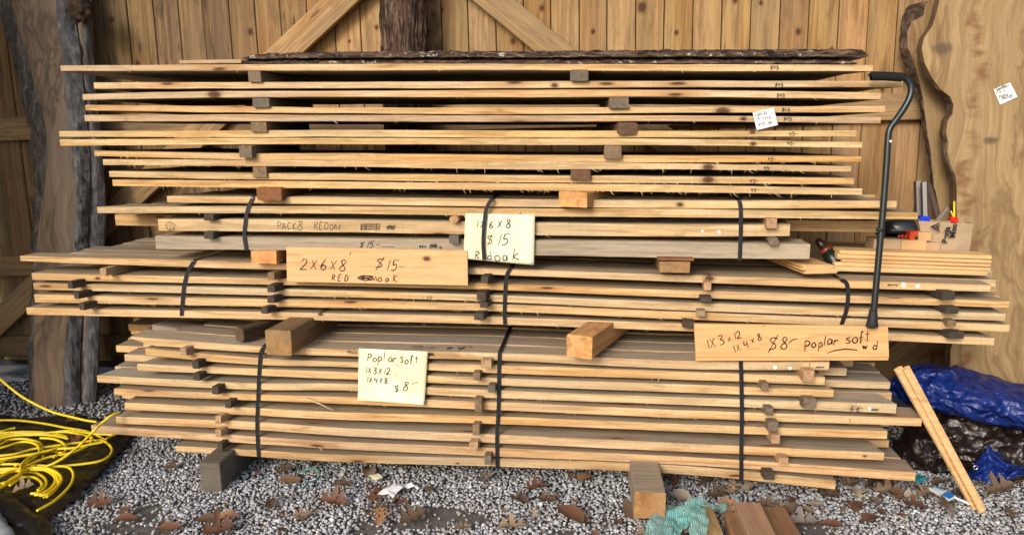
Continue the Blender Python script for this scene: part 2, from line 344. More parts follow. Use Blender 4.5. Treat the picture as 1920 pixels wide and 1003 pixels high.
# stones: joined, nobody could count them
rs = np.random.RandomState(4)
def stone_shape(rs):
    import bmesh
    bm = bmesh.new()
    for _ in range(11):
        p = rs.normal(size=3); p /= np.linalg.norm(p); p *= rs.uniform(.85, 1.1); p[2] *= .72; bm.verts.new(p * np.array([1, rs.uniform(.75, 1.0), 1]))
    r = bmesh.ops.convex_hull(bm, input=bm.verts)
    for v_ in [v_ for v_ in bm.verts if not v_.link_faces]: bm.verts.remove(v_)
    bmesh.ops.triangulate(bm, faces=bm.faces); bm.verts.index_update()
    V = np.array([v_.co[:] for v_ in bm.verts]); F = np.array([[q.index for q in f.verts] for f in bm.faces]); bm.free(); return V, F
shapes = [stone_shape(rs) for _ in range(14)]
def scatter(x0, x1, y0, y1, step, rmin, rmax):
    out = []
    X, Yg = np.meshgrid(np.arange(x0, x1, step), np.arange(y0, y1, step)); n = X.size
    X = X.ravel() + rs.uniform(-.5, .5, n) * step; Yg = Yg.ravel() + rs.uniform(-.5, .5, n) * step
    r = rmin + (rmax - rmin) * rs.beta(1.6, 3.2, n)
    for i in range(n):
        x, y = X[i], Yg[i]
        bare = noise.noise(Vector((x * 2.1 + 5, y * 3.0, 7))) + .5 * noise.noise(Vector((x * 7, y * 7, 2)))
        if y < 2.62 and bare > .22 and rs.rand() < min(.85, (bare - .22) * 5): continue
        if rs.rand() < .04: continue
        out.append((x, y, gz(x, y) - .006 + rs.uniform(0, .007) + r[i] * .3, r[i]))
    return out
pts = scatter(-2.9, 2.9, 1.95, 3.2, .0132, .0055, .0132) + scatter(-3.3, 3.3, 3.2, 3.95, .024, .008, .016) + scatter(-2.8, 2.8, 2.0, 3.0, .085, .012, .019)
VV, FF, base = [], [], 0
for (x, y, z, r) in pts:
    V, F = shapes[rs.randint(14)]; a, b = rs.uniform(0, 6.28), rs.uniform(-.7, .7)
    ca, sa, cb, sb = math.cos(a), math.sin(a), math.cos(b), math.sin(b)
    M = np.array([[ca, -sa, 0], [sa, ca, 0], [0, 0, 1]]) @ np.array([[1, 0, 0], [0, cb, -sb], [0, sb, cb]])
    VV.append((V * r) @ M.T + (x, y, z)); FF.append(F + base); base += len(V)
VV = np.concatenate(VV); FF = np.concatenate(FF)
me = bpy.data.meshes.new('gravel'); me.vertices.add(len(VV)); me.vertices.foreach_set('co', VV.astype(np.float32).ravel())
me.loops.add(FF.size); me.loops.foreach_set('vertex_index', FF.ravel().astype(np.int32))
me.polygons.add(len(FF)); me.polygons.foreach_set('loop_start', np.arange(0, FF.size, 3, dtype=np.int32)); me.polygons.foreach_set('loop_total', np.full(len(FF), 3, dtype=np.int32))
me.materials.append(M_stone); me.update(calc_edges=True); me.validate()
add('gravel', me, kind='stuff', label='loose crushed grey gravel covering the ground in front of the lumber', category='gravel')

# ------------------------------------------------------------------ the shed: plank wall, rails, braces, added unseen roof
WY = 3.98; LEAN = math.radians(1.05)
def empty(name, loc, **props):
    o = bpy.data.objects.new(name, None); COL.objects.link(o); o.location = loc; o.empty_display_size = .1
    for k, v_ in props.items(): o[k] = v_
    return o
wall = empty('plank_wall', (0, WY, 0), label='back wall of upright pine planks with rails and braces', category='wall')
edges = [195, 241, 290, 337, 383, 432, 480, 527, 577, 628, 676, 726, 777, 828, 878, 930, 982, 1033, 1086, 1138, 1192, 1245, 1299, 1353, 1407, 1462, 1516, 1572, 1627, 1682]
XS = [P(e, 50, WY).x for e in edges]
st = .147
XS = [XS[0] - st * k for k in range(9, 0, -1)] + XS + [XS[-1] + st * k for k in range(1, 12)]
ztop = P(960, 50, WY).z
def leanx(x, z): return x + (z - ztop) * math.tan(LEAN) * -1
WK = [(962, 78, .020), (706, 52, .016), (1414, 5, .022), (1497, 60, .018), (1653, 40, .020), (1204, 14, .030), (1016, 16, .018), (1378, 2, .018), (1427, 6, .014), (1090, 74, .007), (210, 37, .018), (332, 150, .022), (1268, 62, .014), (1655, 168, .014), (845, 95, .006), (1560, 92, .012), (655, 78, .01), (470, 60, .02), (1112, 60, .014)]
for i in range(len(XS) - 1):
    x0, x1 = XS[i] + .0025, XS[i + 1] - .0025; dy = R.uniform(-.003, .003); zb, zt = .06 + R.uniform(-.02, .02), 3.08
    if x1 - x0 < .05: continue
    cx = (x0 + x1) / 2; wd = (x1 - x0) / 2
    V, F = box(-wd, wd, 0, .021, zb, zt, .0025)
    V = [(v_[0] + leanx(cx, v_[2]) - leanx(cx, 1.4), v_[1], v_[2]) for v_ in V]
    left = cx < P(560, 50, WY).x
    t = R.uniform(.84, 1.10)
    if left: old = R.random() < .72; t *= .74
    else: old = R.random() < .07
    me = bpy.data.meshes.new('plank'); me.from_pydata(V, [], F); me.materials.append(M_plankold if old else M_plank); me.update()
    o = bpy.data.objects.new('plank', me); COL.objects.link(o); o.parent = wall; o.location = (leanx(cx, 1.4), dy, 0)
    o.color = (t, t * R.uniform(.95, 1.03), t * R.uniform(.88, 1.06), 1)
    for kx, ky, kr_ in WK:
        q_ = P(kx, ky, WY)
        if abs(q_.x - o.location.x) < wd: o['knot'] = [q_.x - o.location.x, q_.z, kr_ * 1.25]
V, F = box(XS[0] - .3, XS[-1] + .3, .026, .04, .02, 3.08)
o = obj('added_backing_sheet', [(a, b + WY, c_) for a, b, c_ in V], F, plain('dark_gap_backing', (.02, .018, .016), .95), parent=wall)  # dark sheet added behind the planks so the gaps between them read dark
def member(name, p0, p1, y0, y1, width, mat, color=(1, 1, 1), parent=wall):
    """a sawn member between two picture points on the wall, standing proud of it"""
    a = P(p0[0], p0[1], y0); b = P(p1[0], p1[1], y0); L = (b - a).length; ang = math.atan2(b.z - a.z, b.x - a.x)
    V, F = box(0, L, 0, y1 - y0, -width / 2, width / 2, .003)
    me = bpy.data.meshes.new(name); me.from_pydata(V, [], F); me.materials.append(mat); me.update()
    o = bpy.data.objects.new(name, me); COL.objects.link(o); o.parent = parent
    o.location = a - parent.location; o.rotation_euler = (0, -ang, 0); o.color = color + (1,); return o
member('rail', (-150, 246), (1990, 193), WY - .045, WY - .004, .130, M_rail, (1.0, 1.0, 1.0))
member('rail', (-150, 502), (1990, 470), WY - .045, WY - .004, .115, M_rail, (1.0, .97, .9))
member('rail', (-150, 650), (1990, 640), WY - .045, WY - .004, .12, M_rail, (.7, .7, .7))
member('brace', (-60, 655), (690, -50), WY - .088, WY - .049, .135, M_rail, (1.12, 1.1, 1.05))
member('brace', (870, -45), (1290, 300), WY - .088, WY - .049, .135, M_rail, (1.0, 1.0, .95))
member('brace', (2050, 420), (1640, 700), WY - .088, WY - .049, .135, M_rail, (.9, .9, .9))
# added side walls and roof, unseen; they shut out light from above and left
for nm, x0 in (('unseen_side_wall', -3.52), ('unseen_side_wall', 3.35)):
    s_ = empty(nm, (x0, 3.2, 0), label='unseen plank side wall added to the shed at its %s end' % ('yellow cord' if x0 < 0 else 'blue tarp'), category='wall')
    for k in range(18 if x0 < 0 else 10):
        V, F = box(x0, x0 + .02, 3.93 - k * .145 - .14, 3.93 - k * .145, .05, 3.08)
        obj('plank', V, F, M_plank, parent=s_, color=(.9, .9, .9))
rf = empty('unseen_roof', (0, 3.0, 3.1), label='unseen board roof added to keep light from above off the lumber', category='roof')
for k in range(12):
    V, F = box(-3.7, 3.5, 2.62 + k * .125, 2.62 + k * .125 + .12, 3.10, 3.125)
    obj('unseen_roof_board', V, F, M_rail, parent=rf, color=(.8, .8, .8))
# bark-covered post standing in front of the wall
def barkpost():
    zs = np.arange(.02, 3.08, .012); n = 120; V, F = [], []
    for j, z in enumerate(zs):
        py = 0; c0 = P(760, 50, 3.82).x - (z - 2.0) * .012
        for k in range(n):
            a = 2 * math.pi * k / n; d = Vector((math.cos(a) * 5, math.sin(a) * 5, z * 2.2))
            r = .113 + .010 * abs(noise.noise(Vector((math.cos(a) * 13, math.sin(a) * 13, z * 9)))) + .012 * noise.noise(Vector((math.cos(a) * 1.5, math.sin(a) * 1.5, z * 1.5))) + .011 * abs(noise.noise(d * 1.6)) + .009 * noise.noise(d * 4.5)
            V.append((c0 + math.cos(a) * r, 3.80 + math.sin(a) * r * .9, z))
    for j in range(len(zs) - 1):
        for k in range(n): F.append((j * n + k, j * n + (k + 1) % n, (j + 1) * n + (k + 1) % n, (j + 1) * n + k))
    F.append(tuple(range(n))[::-1]); F.append(tuple((len(zs) - 1) * n + k for k in range(n)))
    obj('bark_post', V, F, M_bark, smooth=True, label='round tree trunk post with dark bark in front of the plank wall', category='post')
barkpost()

# ------------------------------------------------------------------ live-edge slabs leaning left and right
def slab(name, rows, Yf, thick, mats, label, color=(1, 1, 1), lsink=.05, rsink=.05, rough=.006, **kw):
    """rows: (y, left outline, left edge of face, right edge of face, right outline); Yf(t) distance of the face"""
    rows2 = []
    for i in range(len(rows) - 1):
        n = 8
        for k in range(n):
            t = k / n; rows2.append([rows[i][q] * (1 - t) + rows[i + 1][q] * t for q in range(5)])
    rows2.append(list(rows[-1])); V, F, S = [], [], []
    y0, y1 = rows[0][0], rows[-1][0]; nf = 8
    for r in rows2:
        t = (r[0] - y0) / (y1 - y0); Y = Yf(t); ring = []
        a = P(r[1], r[0], Y + lsink); b = P(r[2], r[0], Y); c_ = P(r[3], r[0], Y); d = P(r[4], r[0], Y + rsink)
        z = b.z
        for k in range(4):
            q = a.lerp(b, k / 4); q = Vector((q.x, q.y, z)); nn = noise.noise(q * 9) * rough * 1.2 + noise.noise(q * 30) * rough
            bul = math.sin(k / 4 * math.pi) * .012 * (lsink > .02); ring.append((q + Vector((-nn - bul * .4, -bul - nn, 0)), 1))
        for k in range(nf + 1):
            q = b.lerp(c_, k / nf); nn = 0 if k in (0, nf) else noise.noise(q * 4) * .0015; ring.append((Vector((q.x, q.y + nn, z)), 0))
        for k in range(1, 5):
            q = c_.lerp(d, k / 4); q = Vector((q.x, q.y, z)); nn = noise.noise(q * 9) * rough * 1.2 + noise.noise(q * 30) * rough
            bul = math.sin(k / 4 * math.pi) * .012 * (rsink > .02); ring.append((q + Vector((nn + bul * .4, -bul - nn, 0)), 1))
        ring.append((Vector((d.x, Y + thick + (rsink if rsink > thick else 0) * .0 + .002, z)), 1)); ring.append((Vector((a.x, Y + thick + .002, z)), 1))
        V.append(ring)
    m = len(V[0]); vs = [q for r in V for q, _ in r]; 
    for j in range(len(V) - 1):
        for k in range(m):
            F.append((j * m + k, (j + 1) * m + k, (j + 1) * m + (k + 1) % m, j * m + (k + 1) % m))
            S.append(0 if 4 <= k < 4 + nf else (2 if k < 4 and len(mats) > 2 else 1))
    F.append(tuple(range(m))); S.append(0); F.append(tuple((len(V) - 1) * m + k for k in range(m))[::-1]); S.append(0)
    return obj(name, vs, F, mats, slots=S, smooth=False, color=color, label=label, category='wood slab', origin=tuple(P(1818, 300, Yf(.4))) if 'vein' in kw else None, **kw)
A_rows = [(-60, -40, 8, 108, 138), (0, -8, 22, 104, 136), (50, 6, 34, 108, 142), (100, 22, 50, 118, 150), (150, 34, 62, 122, 154), (200, 46, 78, 126, 159), (250, 55, 88, 131, 164),
          (300, 60, 90, 137, 167), (350, 63, 84, 141, 168), (400, 64, 76, 142, 166), (450, 63, 70, 140, 164), (500, 62, 67, 136, 162), (560, 60, 65, 130, 156), (640, 58, 64, 122, 151), (720, 57, 63, 119, 149), (787, 56, 62, 120, 150)]
slab('live_edge_slab', A_rows, lambda t: 3.80 - .40 * t, .055, [M_oldslab, M_greywane, M_leftwane], 'wide brown weathered slab with grey wavy edges leaning behind left ends of boards', lsink=.03, rsink=.052, rough=.010)
B_rows = [(-60, 100, 104, 150, 176), (0, 110, 118, 152, 170), (100, 140, 146, 158, 172), (200, 148, 154, 163, 180), (250, 155, 161, 169, 188), (330, 158, 164, 172, 193), (400, 157, 163, 171, 197), (500, 152, 157, 166, 192),
          (600, 148, 153, 160, 186), (700, 146, 150, 156, 183), (778, 146, 150, 157, 178)]
slab('live_edge_slab', B_rows, lambda t: 3.87 - .40 * t, .05, [M_oldslab, M_greywane], 'narrow grey slab with thin pale edge tucked behind the wide brown slab', color=(1.5, 1.5, 1.4), lsink=.01, rsink=.04)
C_rows = [(-60, 1772, 1776, 2120, 2135), (0, 1758, 1762, 2110, 2125), (25, 1752, 1756, 2110, 2122), (50, 1744, 1748, 2105, 2120), (71, 1729, 1733, 2100, 2118), (92, 1723, 1728, 2098, 2118), (117, 1727, 1733, 2098, 2118), (147, 1741, 1748, 2098, 2118), (168, 1756, 1764, 2098, 2116),
          (182, 1775, 1782, 2098, 2116), (196, 1782, 1788, 2098, 2116), (214, 1779, 1786, 2098, 2116), (227, 1770, 1777, 2098, 2114), (251, 1767, 1774, 2095, 2114), (268, 1772, 1779, 2095, 2114), (286, 1770, 1777, 2092, 2114), (310, 1776, 1783, 2090, 2112), (331, 1785, 1792, 2090, 2110),
          (356, 1787, 1794, 2090, 2110), (402, 1787, 1794, 2085, 2110), (480, 1792, 1797, 2085, 2108), (560, 1796, 1800, 2080, 2105), (625, 1788, 1793, 2080, 2100), (655, 1777, 1782, 2080, 2100), (700, 1776, 1782, 2080, 2100), (800, 1780, 1786, 2080, 2100)]
bigslab = slab('live_edge_slab', C_rows, lambda t: 3.72 - .34 * t, .05, [M_maple, M_brownwane], 'broad pale maple slab with wavy left edge and a white price note', lsink=.02, rsink=.03, rough=.003, vein=1.0)
for kn, x_, y_, r_ in (('knot', 1778, 88, .045), ('knot_low', 1856, 263, .03)):
    q_ = P(x_, y_, 3.6); bigslab[kn] = [q_.x - bigslab.location.x, q_.z - bigslab.location.z, r_]
D_rows = [(3, 1722, 1742, 1800, 1800), (8, 1706, 1736, 1802, 1802), (15, 1700, 1734, 1805, 1805), (29, 1692, 1732, 1805, 1805), (42, 1689, 1710, 1805, 1805), (60, 1688, 1701, 1805, 1805), (90, 1687, 1702, 1805, 1805), (113, 1693, 1713, 1805, 1805), (147, 1707, 1722, 1815, 1815), (180, 1722, 1730, 1820, 1820), (218, 1727, 1735, 1820, 1820),
          (251, 1731, 1739, 1820, 1820), (285, 1737, 1745, 1830, 1830), (318, 1741, 1748, 1830, 1830), (350, 1746, 1752, 1835, 1835), (400, 1757, 1763, 1840, 1840), (520, 1770, 1776, 1845, 1845), (760, 1775, 1780, 1850, 1850)]
slab('live_edge_slab', D_rows, lambda t: 3.87 - .33 * t, .045, [M_maple, M_darkbark], 'narrower curved slab with dark bark edge behind the broad maple slab', color=(.95, .92, .9), lsink=.045, rsink=.01, rough=.01)
# burl at the top of the left slab
V, F = [], []
n = 28
for j in range(15):
    for k in range(n):
        th = math.pi * j / 14; ph = 2 * math.pi * k / n; d = Vector((math.sin(th) * math.cos(ph), math.sin(th) * math.sin(ph), math.cos(th)))
        r = .062 * (1 + .35 * noise.noise(d * 2.5) + .25 * noise.noise(d * 7)); V.append(P(150, 16, 3.74) + Vector((d.x * r, d.y * r * .8, d.z * r * 1.15)))
for j in range(14):
    for k in range(n): F.append((j * n + k, (j + 1) * n + k, (j + 1) * n + (k + 1) % n, j * n + (k + 1) % n))
burl_src = [o for o in COL.objects if o.name == 'live_edge_slab'][0]
obj('burl', V, F, M_darkbark, parent=burl_src, smooth=True)
# ------------------------------------------------------------------ boards
def hermite(ctrl, xs):
    xs0 = [c_[0] for c_ in ctrl]; m = []
    n = len(ctrl)
    for i in range(n):
        a = max(i - 1, 0); b = min(i + 1, n - 1)
        m.append([(ctrl[b][q] - ctrl[a][q]) / (xs0[b] - xs0[a]) for q in (1, 2)])
    out = []
    for x in xs:
        i = min(max(sum(1 for v_ in xs0 if v_ <= x) - 1, 0), n - 2); h = xs0[i + 1] - xs0[i]; t = min(max((x - xs0[i]) / h, 0), 1)
        r = []
        for q in (1, 2):
            p0, p1 = ctrl[i][q], ctrl[i + 1][q]; m0, m1 = m[i][q - 1] * h, m[i + 1][q - 1] * h
            r.append((2 * t ** 3 - 3 * t * t + 1) * p0 + (t ** 3 - 2 * t * t + t) * m0 + (-2 * t ** 3 + 3 * t * t) * p1 + (t ** 3 - t * t) * m1)
        out.append(r)
    return out
FRONT = {}
class Prof:
    """height profile of one board's front edge: from picture points (x, top, bottom) on the plane Y"""
    def __init__(s, pts, Y):
        s.Y = Y; s.c = []
        for x, yt, yb in pts:
            a = P(x, yt, Y); b = P(x, yb, Y); s.c.append((a.x, a.z, b.z))
        s.x0, s.x1 = s.c[0][0], s.c[-1][0]
    def at(s, x): return hermite(s.c, [min(max(x, s.x0), s.x1)])[0]
def board(name, label, cat, group, prof, x0, x1, Y, depth, tint=(1, 1, 1), mats=None, slab_=False, skew0=0.0, skew1=0.0, dz=0.0, thick=None, wav=.001, knot=None, taper=0, ragged=.003):
    L = x1 - x0; n = max(10, int(L / .05)); V, F, S = [], [], []
    sd_ = R.uniform(0, 100); c_ = .0016; nb = 3
    warp = R.uniform(-.004, .004)
    for i in range(n + 1):
        t = i / n; x = x0 + L * t; zt, zb = prof.at(x)
        if thick: zb = zt - thick
        zt += dz; zb += dz
        w1 = noise.noise(Vector((x * 2.3, sd_, 0))); w2 = noise.noise(Vector((x * 9, sd_, 4)))
        yf = Y + wav * 1.6 * w1 + wav * .8 * w2; D = depth
        zt += wav * .7 * noise.noise(Vector((x * 6, sd_, 9))); zb += wav * .7 * noise.noise(Vector((x * 7, sd_, 19)))
        if slab_: D = depth + .035 * w1 + .012 * w2
        if taper:                                      # a pointed, split end at the left
            e = min(1.0, (x - x0) / taper); zb = zt - (zt - zb) * (.25 + .75 * e)
        def sx(u):                                     # ends cut a little out of square
            e0 = max(0, 1 - t * n); e1 = max(0, 1 - (1 - t) * n)
            j = ragged * noise.noise(Vector((u * 60, sd_, i))) if (e0 or e1) else 0
            return x + (skew0 * u if e0 else 0) + (skew1 * u if e1 else 0) + j
        wz = warp * math.sin(t * 3.1)
        ring = [(c_, zb), (0, zb + c_), (0, zt - c_), (c_, zt), (D * .5, zt + wz * .5), (D - c_, zt + wz), (D, zt - c_ + wz), (D, zb + c_ + wz), (D - c_, zb + wz), (D * .5, zb + wz * .5)]
        for (dy, z) in ring: V.append((sx(dy), yf + dy, z))
    m = 10
    for i in range(n):
        for k in range(m):
            F.append((i * m + k, (i + 1) * m + k, (i + 1) * m + (k + 1) % m, i * m + (k + 1) % m)); S.append(0 if k in (0, 1, 2, 5, 6, 7) else 1)
    F.append(tuple(range(m))); S.append(2); F.append(tuple(n * m + k for k in range(m))[::-1]); S.append(2)
    zt, zb = prof.at(x0)
    frontY = lambda x: Y + wav * 1.6 * noise.noise(Vector((x * 2.3, sd_, 0))) + wav * .8 * noise.noise(Vector((x * 9, sd_, 4)))
    o = obj(name, V, F, mats or [M_edge, M_face, M_end], slots=S, color=tint, origin=(x0, Y, zb + dz), label=label, category=cat)
    FRONT[o.name] = frontY
    if group: o['group'] = group
    if knot:                                           # (picture x, picture y, radius)
        p = P(knot[0], knot[1], Y); o['knot'] = [p.x - x0, p.z - (zb + dz), knot[2]]
    return o
def fuzz_(o, prof, x0, x1, Y, dens=26, ln=.016):
    """torn fibres hanging along the lower sawn edge"""
    V, F = [], []
    nfib = int((x1 - x0) * dens)
    for _ in range(nfib):
        x = R.uniform(x0, x1)
        if noise.noise(Vector((x * 2.2, Y, x0))) < -.12 and R.random() < .8: continue
        zt, zb = prof.at(x); l_ = R.uniform(.25, 1) ** 2 * ln + .003; dx = R.uniform(-1, 1) * l_ * 1.0; wd = R.uniform(.0006, .0015)
        b = len(V); cx = x; cz = zb + .002
        for k in range(4):
            t = k / 3; X_ = cx + dx * t + .4 * dx * t * t; Z_ = cz - l_ * t + abs(dx) * .35 * t * t; Y_ = Y - .001 - .006 * t * R.random(); ww = wd * (1 - t * .7)
            V += [(X_ - ww, Y_, Z_), (X_ + ww, Y_, Z_ + ww)]
        for k in range(3): F.append((b + 2 * k, b + 2 * k + 1, b + 2 * k + 3, b + 2 * k + 2))
    if F: obj('torn_fibres', V, F, M_fibre, parent=o, kind='stuff')
M_fibre = plain('torn_wood_fibre', (.62, .46, .25), .8, .2, var=.2)

# --- the topmost pile: wide slabs separated by sticks
YT = 2.83
TOP = [  # points, tint, label, knot, depth
 ([(113, 123, 134), (473, 121, 133), (640, 120, 133), (960, 120, 132), (1280, 121, 134), (1637, 122, 134)], (1, .97, .92), 'longest-left top slab of the upper pile marked $45, under the bark slabs', (1420, 128, .0), .50),
 ([(176, 155, 167), (640, 154, 166), (960, 153, 166), (1280, 152, 164), (1693, 152, 164)], (1, .98, .93), 'slab reaching furthest right, directly under the cane handle, marked $45', (1040, 160, .015), .48),
 ([(154, 177, 188), (300, 173, 185), (473, 171, 183), (640, 171, 182), (960, 169, 183), (1280, 169, 182), (1652, 174, 187)], (1, .98, .95), 'slab with dark brown burnt-looking knot near its left end, marked $45', (402, 178, .028), .50),
 ([(160, 197, 208), (473, 200, 212), (640, 202, 213), (960, 202, 215), (1280, 201, 212), (1660, 199, 211)], (1, .93, .80), 'orange-toned slab with big dark knot just above the small white note', (1355, 209, .03), .52),
 ([(158, 216, 228), (473, 215, 228), (640, 216, 228), (960, 217, 229), (1280, 217, 228), (1653, 220, 232)], (.80, .77, .78), 'greyed slab edge behind the small white price note, marked $45', (1394, 223, .012), .50),
 ([(110, 246, 257), (473, 245, 258), (640, 244, 257), (960, 245, 259), (1280, 246, 258), (1606, 245, 256)], (1, 1, .84), 'slab directly below the small white note, marked 45, upper of a touching pair', (1411, 248, .012), .52),
 ([(112, 262, 274), (473, 259, 271), (640, 259, 271), (960, 260, 272), (1280, 261, 273), (1617, 267, 278)], (1, 1, .88), 'lower slab of the touching pair that reaches furthest left, with two dark knots', (1412, 270, .013), .50),
 ([(176, 283, 293), (473, 288, 300), (640, 288, 301), (960, 291, 304), (1280, 292, 305), (1615, 293, 304)], (1, .88, .68), 'orange slab resting under the third pair of spacer sticks, marked 45-', None, .50),
 ([(193, 299, 310), (473, 300, 312), (640, 301, 313), (960, 303, 318), (1280, 307, 318), (1597, 312, 323)], (1, .95, .84), 'ragged slab with torn fibres and dark knot above the fourth pair of sticks', (1328, 314, .024), .48),
 ([(204, 321, 332), (473, 325, 337), (640, 326, 338), (960, 329, 342), (1280, 331, 344), (1602, 334, 346)], (1, .96, .82), 'slab under the fourth pair of sticks with a V-shaped dark knot, marked 45-', (1328, 337, .026), .50),
 ([(210, 337, 349), (640, 341, 354), (960, 344, 357), (1280, 347, 361), (1617, 354, 366)], (1, .95, .80), 'lowest slab of the upper pile with shaggy sawn lower edge, marked 45-', None, .46)]
tops = []
for i, (pts, tint, lab, kn, dep) in enumerate(TOP):
    pr = Prof(pts, YT); o = board('sawn_slab', lab, 'board', 'wide slabs of the upper pile', pr, pr.x0, pr.x1, YT, dep + .22, tint, slab_=True, skew0=R.uniform(-.1, .3), skew1=R.uniform(-.5, .0), knot=kn if kn and kn[2] else None, wav=.0018)
    tops.append((o, pr))
    if i in (0, 7, 8, 9, 10): fuzz_(o, pr, pr.x0 + .1, pr.x1 - .1, YT, dens=14 if i == 0 else 42, ln=.010 if i == 0 else .017)
    elif i in (2, 4): fuzz_(o, pr, pr.x0 + .1, pr.x1 - .1, YT, dens=5, ln=.012)
# bark slabs on top
def barkslab(label, pts, Y, depth, tipl, tipr, color=(1, 1, 1)):
    pr = Prof(pts, Y); n = 420; V, F, S = [], [], []; m = 14
    for i in range(n + 1):
        t = i / n; x = pr.x0 + (pr.x1 - pr.x0) * t; zt, zb = pr.at(x); e = 1
        if tipl: e = min(e, .12 + .88 * min(1, t / tipl) ** .7)
        if tipr: e = min(e, .12 + .88 * min(1, (1 - t) / tipr) ** .7)
        h = (zt - zb) * e; D = depth * (.6 + .4 * e)
        for k in range(m):
            a = k / (m - 1)
            if k < m - 1:
                ang = math.pi * (a * 13 / 12); yy = D / 2 - math.cos(ang) * D / 2; zz = h * min(1, math.sin(ang) * 1.35 + .02) if 0 < k < 12 else 0
                q = Vector((x, Y + yy, zb + zz)); nn = noise.noise(q * 24) * .0028 + noise.noise(q * 70) * .0026
                V.append((x, Y + yy + (-nn if yy < D / 2 else nn), zb + zz + nn))
            else: V.append((x, Y + D / 2, zb - .001))
    for i in range(n):
        for k in range(m): F.append((i * m + k, (i + 1) * m + k, (i + 1) * m + (k + 1) % m, i * m + (k + 1) % m)); S.append(1 if k >= m - 2 else 0)
    F.append(tuple(range(m))); S.append(2); F.append(tuple(n * m + k for k in range(m))[::-1]); S.append(2)
    return obj('bark_slab', V, F, [M_barkl, M_face, M_end], slots=S, color=color, origin=(pr.x0, Y, pr.c[0][2]), label=label, category='board')
b2 = barkslab('thin dark bark-edged slab directly on the top board, pale wood at its left end', [(335, 111, 121), (473, 111, 120), (640, 109, 119), (960, 108, 119), (1280, 108, 119), (1612, 109, 119)], 2.84, .30, .0, .02)
b1 = barkslab('uppermost bark-covered slab with pale lichen patches and a pointed left end', [(452, 99, 110), (640, 95, 108), (960, 94, 107), (1280, 91, 106), (1630, 90, 106)], 2.835, .26, .035, .004)
V, F = box(P(335, 115, 2.83).x, P(452, 115, 2.83).x, 2.832, 2.845, P(340, 120, 2.83).z, P(340, 113, 2.83).z)
obj('pale_end', V, F, M_edge, parent=b2, color=(.85, .8, .75))

# --- sticks and beams, running back into the pile
def stick(name, label, cat, group, x0, x1, yt, yb, Y, L, tint, mats, turn=0.0, ch=.0015, rounded=False):
    a = P(x0, yt, Y); b = P(x1, yb, Y); hw = (b.x - a.x) / 2; hh = (a.z - b.z) / 2; V, F, S = [], [], []
    n = 8; m = 8 if not rounded else 10; sd_ = R.uniform(0, 50)
    for i in range(n + 1):
        t = i / n
        if rounded: ring = [(hw * math.cos(2 * math.pi * k / m), hh * math.sin(2 * math.pi * k / m)) for k in range(m)]
        else:
            c_ = min(ch, hw * .5, hh * .5); ring = [(-hw + c_, -hh), (hw - c_, -hh), (hw, -hh + c_), (hw, hh - c_), (hw - c_, hh), (-hw + c_, hh), (-hw, hh - c_), (-hw, -hh + c_)]
        for k, (dx, dz) in enumerate(ring):
            j = .035 * hw; e = (R.uniform(-1, 1) * .06 * hh if i == 0 else 0)
            V.append((hw + dx + j * noise.noise(Vector((k, t * 3, sd_))), t * L + e, hh + dz + j * noise.noise(Vector((k, t * 3, sd_ + 9)))))
    for i in range(n):
        for k in range(m): F.append((i * m + k, i * m + (k + 1) % m, (i + 1) * m + (k + 1) % m, (i + 1) * m + k)); S.append(0)
    F.append(tuple(range(m))[::-1]); S.append(1); F.append(tuple(n * m + k for k in range(m))); S.append(1)
    org = Vector((a.x, Y, b.z)); me = mesh(name, V, F, mats, S)
    o = add(name, me, org, None, tint, label=label, category=cat)
    if group: o['group'] = group
    o.rotation_euler = (0, 0, math.radians(turn)); return o
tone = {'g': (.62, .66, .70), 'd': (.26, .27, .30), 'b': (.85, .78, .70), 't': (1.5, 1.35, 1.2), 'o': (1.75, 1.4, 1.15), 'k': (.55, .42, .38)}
word = {'g': 'weathered grey', 'd': 'dark grey', 'b': 'brown', 't': 'tan', 'o': 'light orange', 'k': 'dark brown'}
def st_(x0, x1, yt, yb, Y, col, where, L=.45, turn=0, grp='spacer sticks between the boards', nm='spacer_stick', cat='spacer stick', rounded=False, ch=.0015):
    kind = 'spacer stick' if nm == 'spacer_stick' else ('wooden block' if nm == 'spacer_block' else 'timber beam')
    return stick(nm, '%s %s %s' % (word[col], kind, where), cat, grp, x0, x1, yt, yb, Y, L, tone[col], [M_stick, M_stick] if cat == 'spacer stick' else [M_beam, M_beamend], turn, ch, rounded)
T = YT - .012
st_(465, 490, 134, 154, T, 'b', 'under the top slab of the upper pile, left side', turn=-3); st_(1069, 1103, 131, 152, T - .01, 'g', 'under the top slab of the upper pile, notched', ch=.005)
st_(473, 505, 184, 202, T, 'g', 'between the third and fourth upper slabs, left side', ch=.004); st_(1143, 1179, 183, 203, T - .01, 'g', 'between the third and fourth upper slabs, right side', turn=4)
st_(470, 500, 229, 248, T, 'b', 'under the greyed upper slab, left side'); st_(1160, 1195, 230, 252, T - .01, 'k', 'under the greyed upper slab, right side', turn=10, ch=.005)
st_(448, 473, 273, 296, T - .02, 'g', 'under the touching pair of upper slabs, left side', turn=-2); st_(1133, 1165, 273, 298, T - .012, 'b', 'under the touching pair of upper slabs, right side', ch=.004)
st_(473, 500, 313, 333, T, 'b', 'under the ragged knotty slab, left side'); st_(1070, 1107, 319, 338, T, 'k', 'under the ragged knotty slab, right side', turn=-6)
BM = dict(grp='blocks and beams carrying the piles', nm='support_beam', cat='beam')
st_(481, 530, 351, 377, YT - .03, 'k', 'with reddish brown end under the lowest upper slab, left', turn=-4, ch=.006, **BM)
st_(1048, 1104, 359, 388, YT - .03, 't', 'with clean tan end under the lowest upper slab, right', turn=-20, ch=.003, **BM)

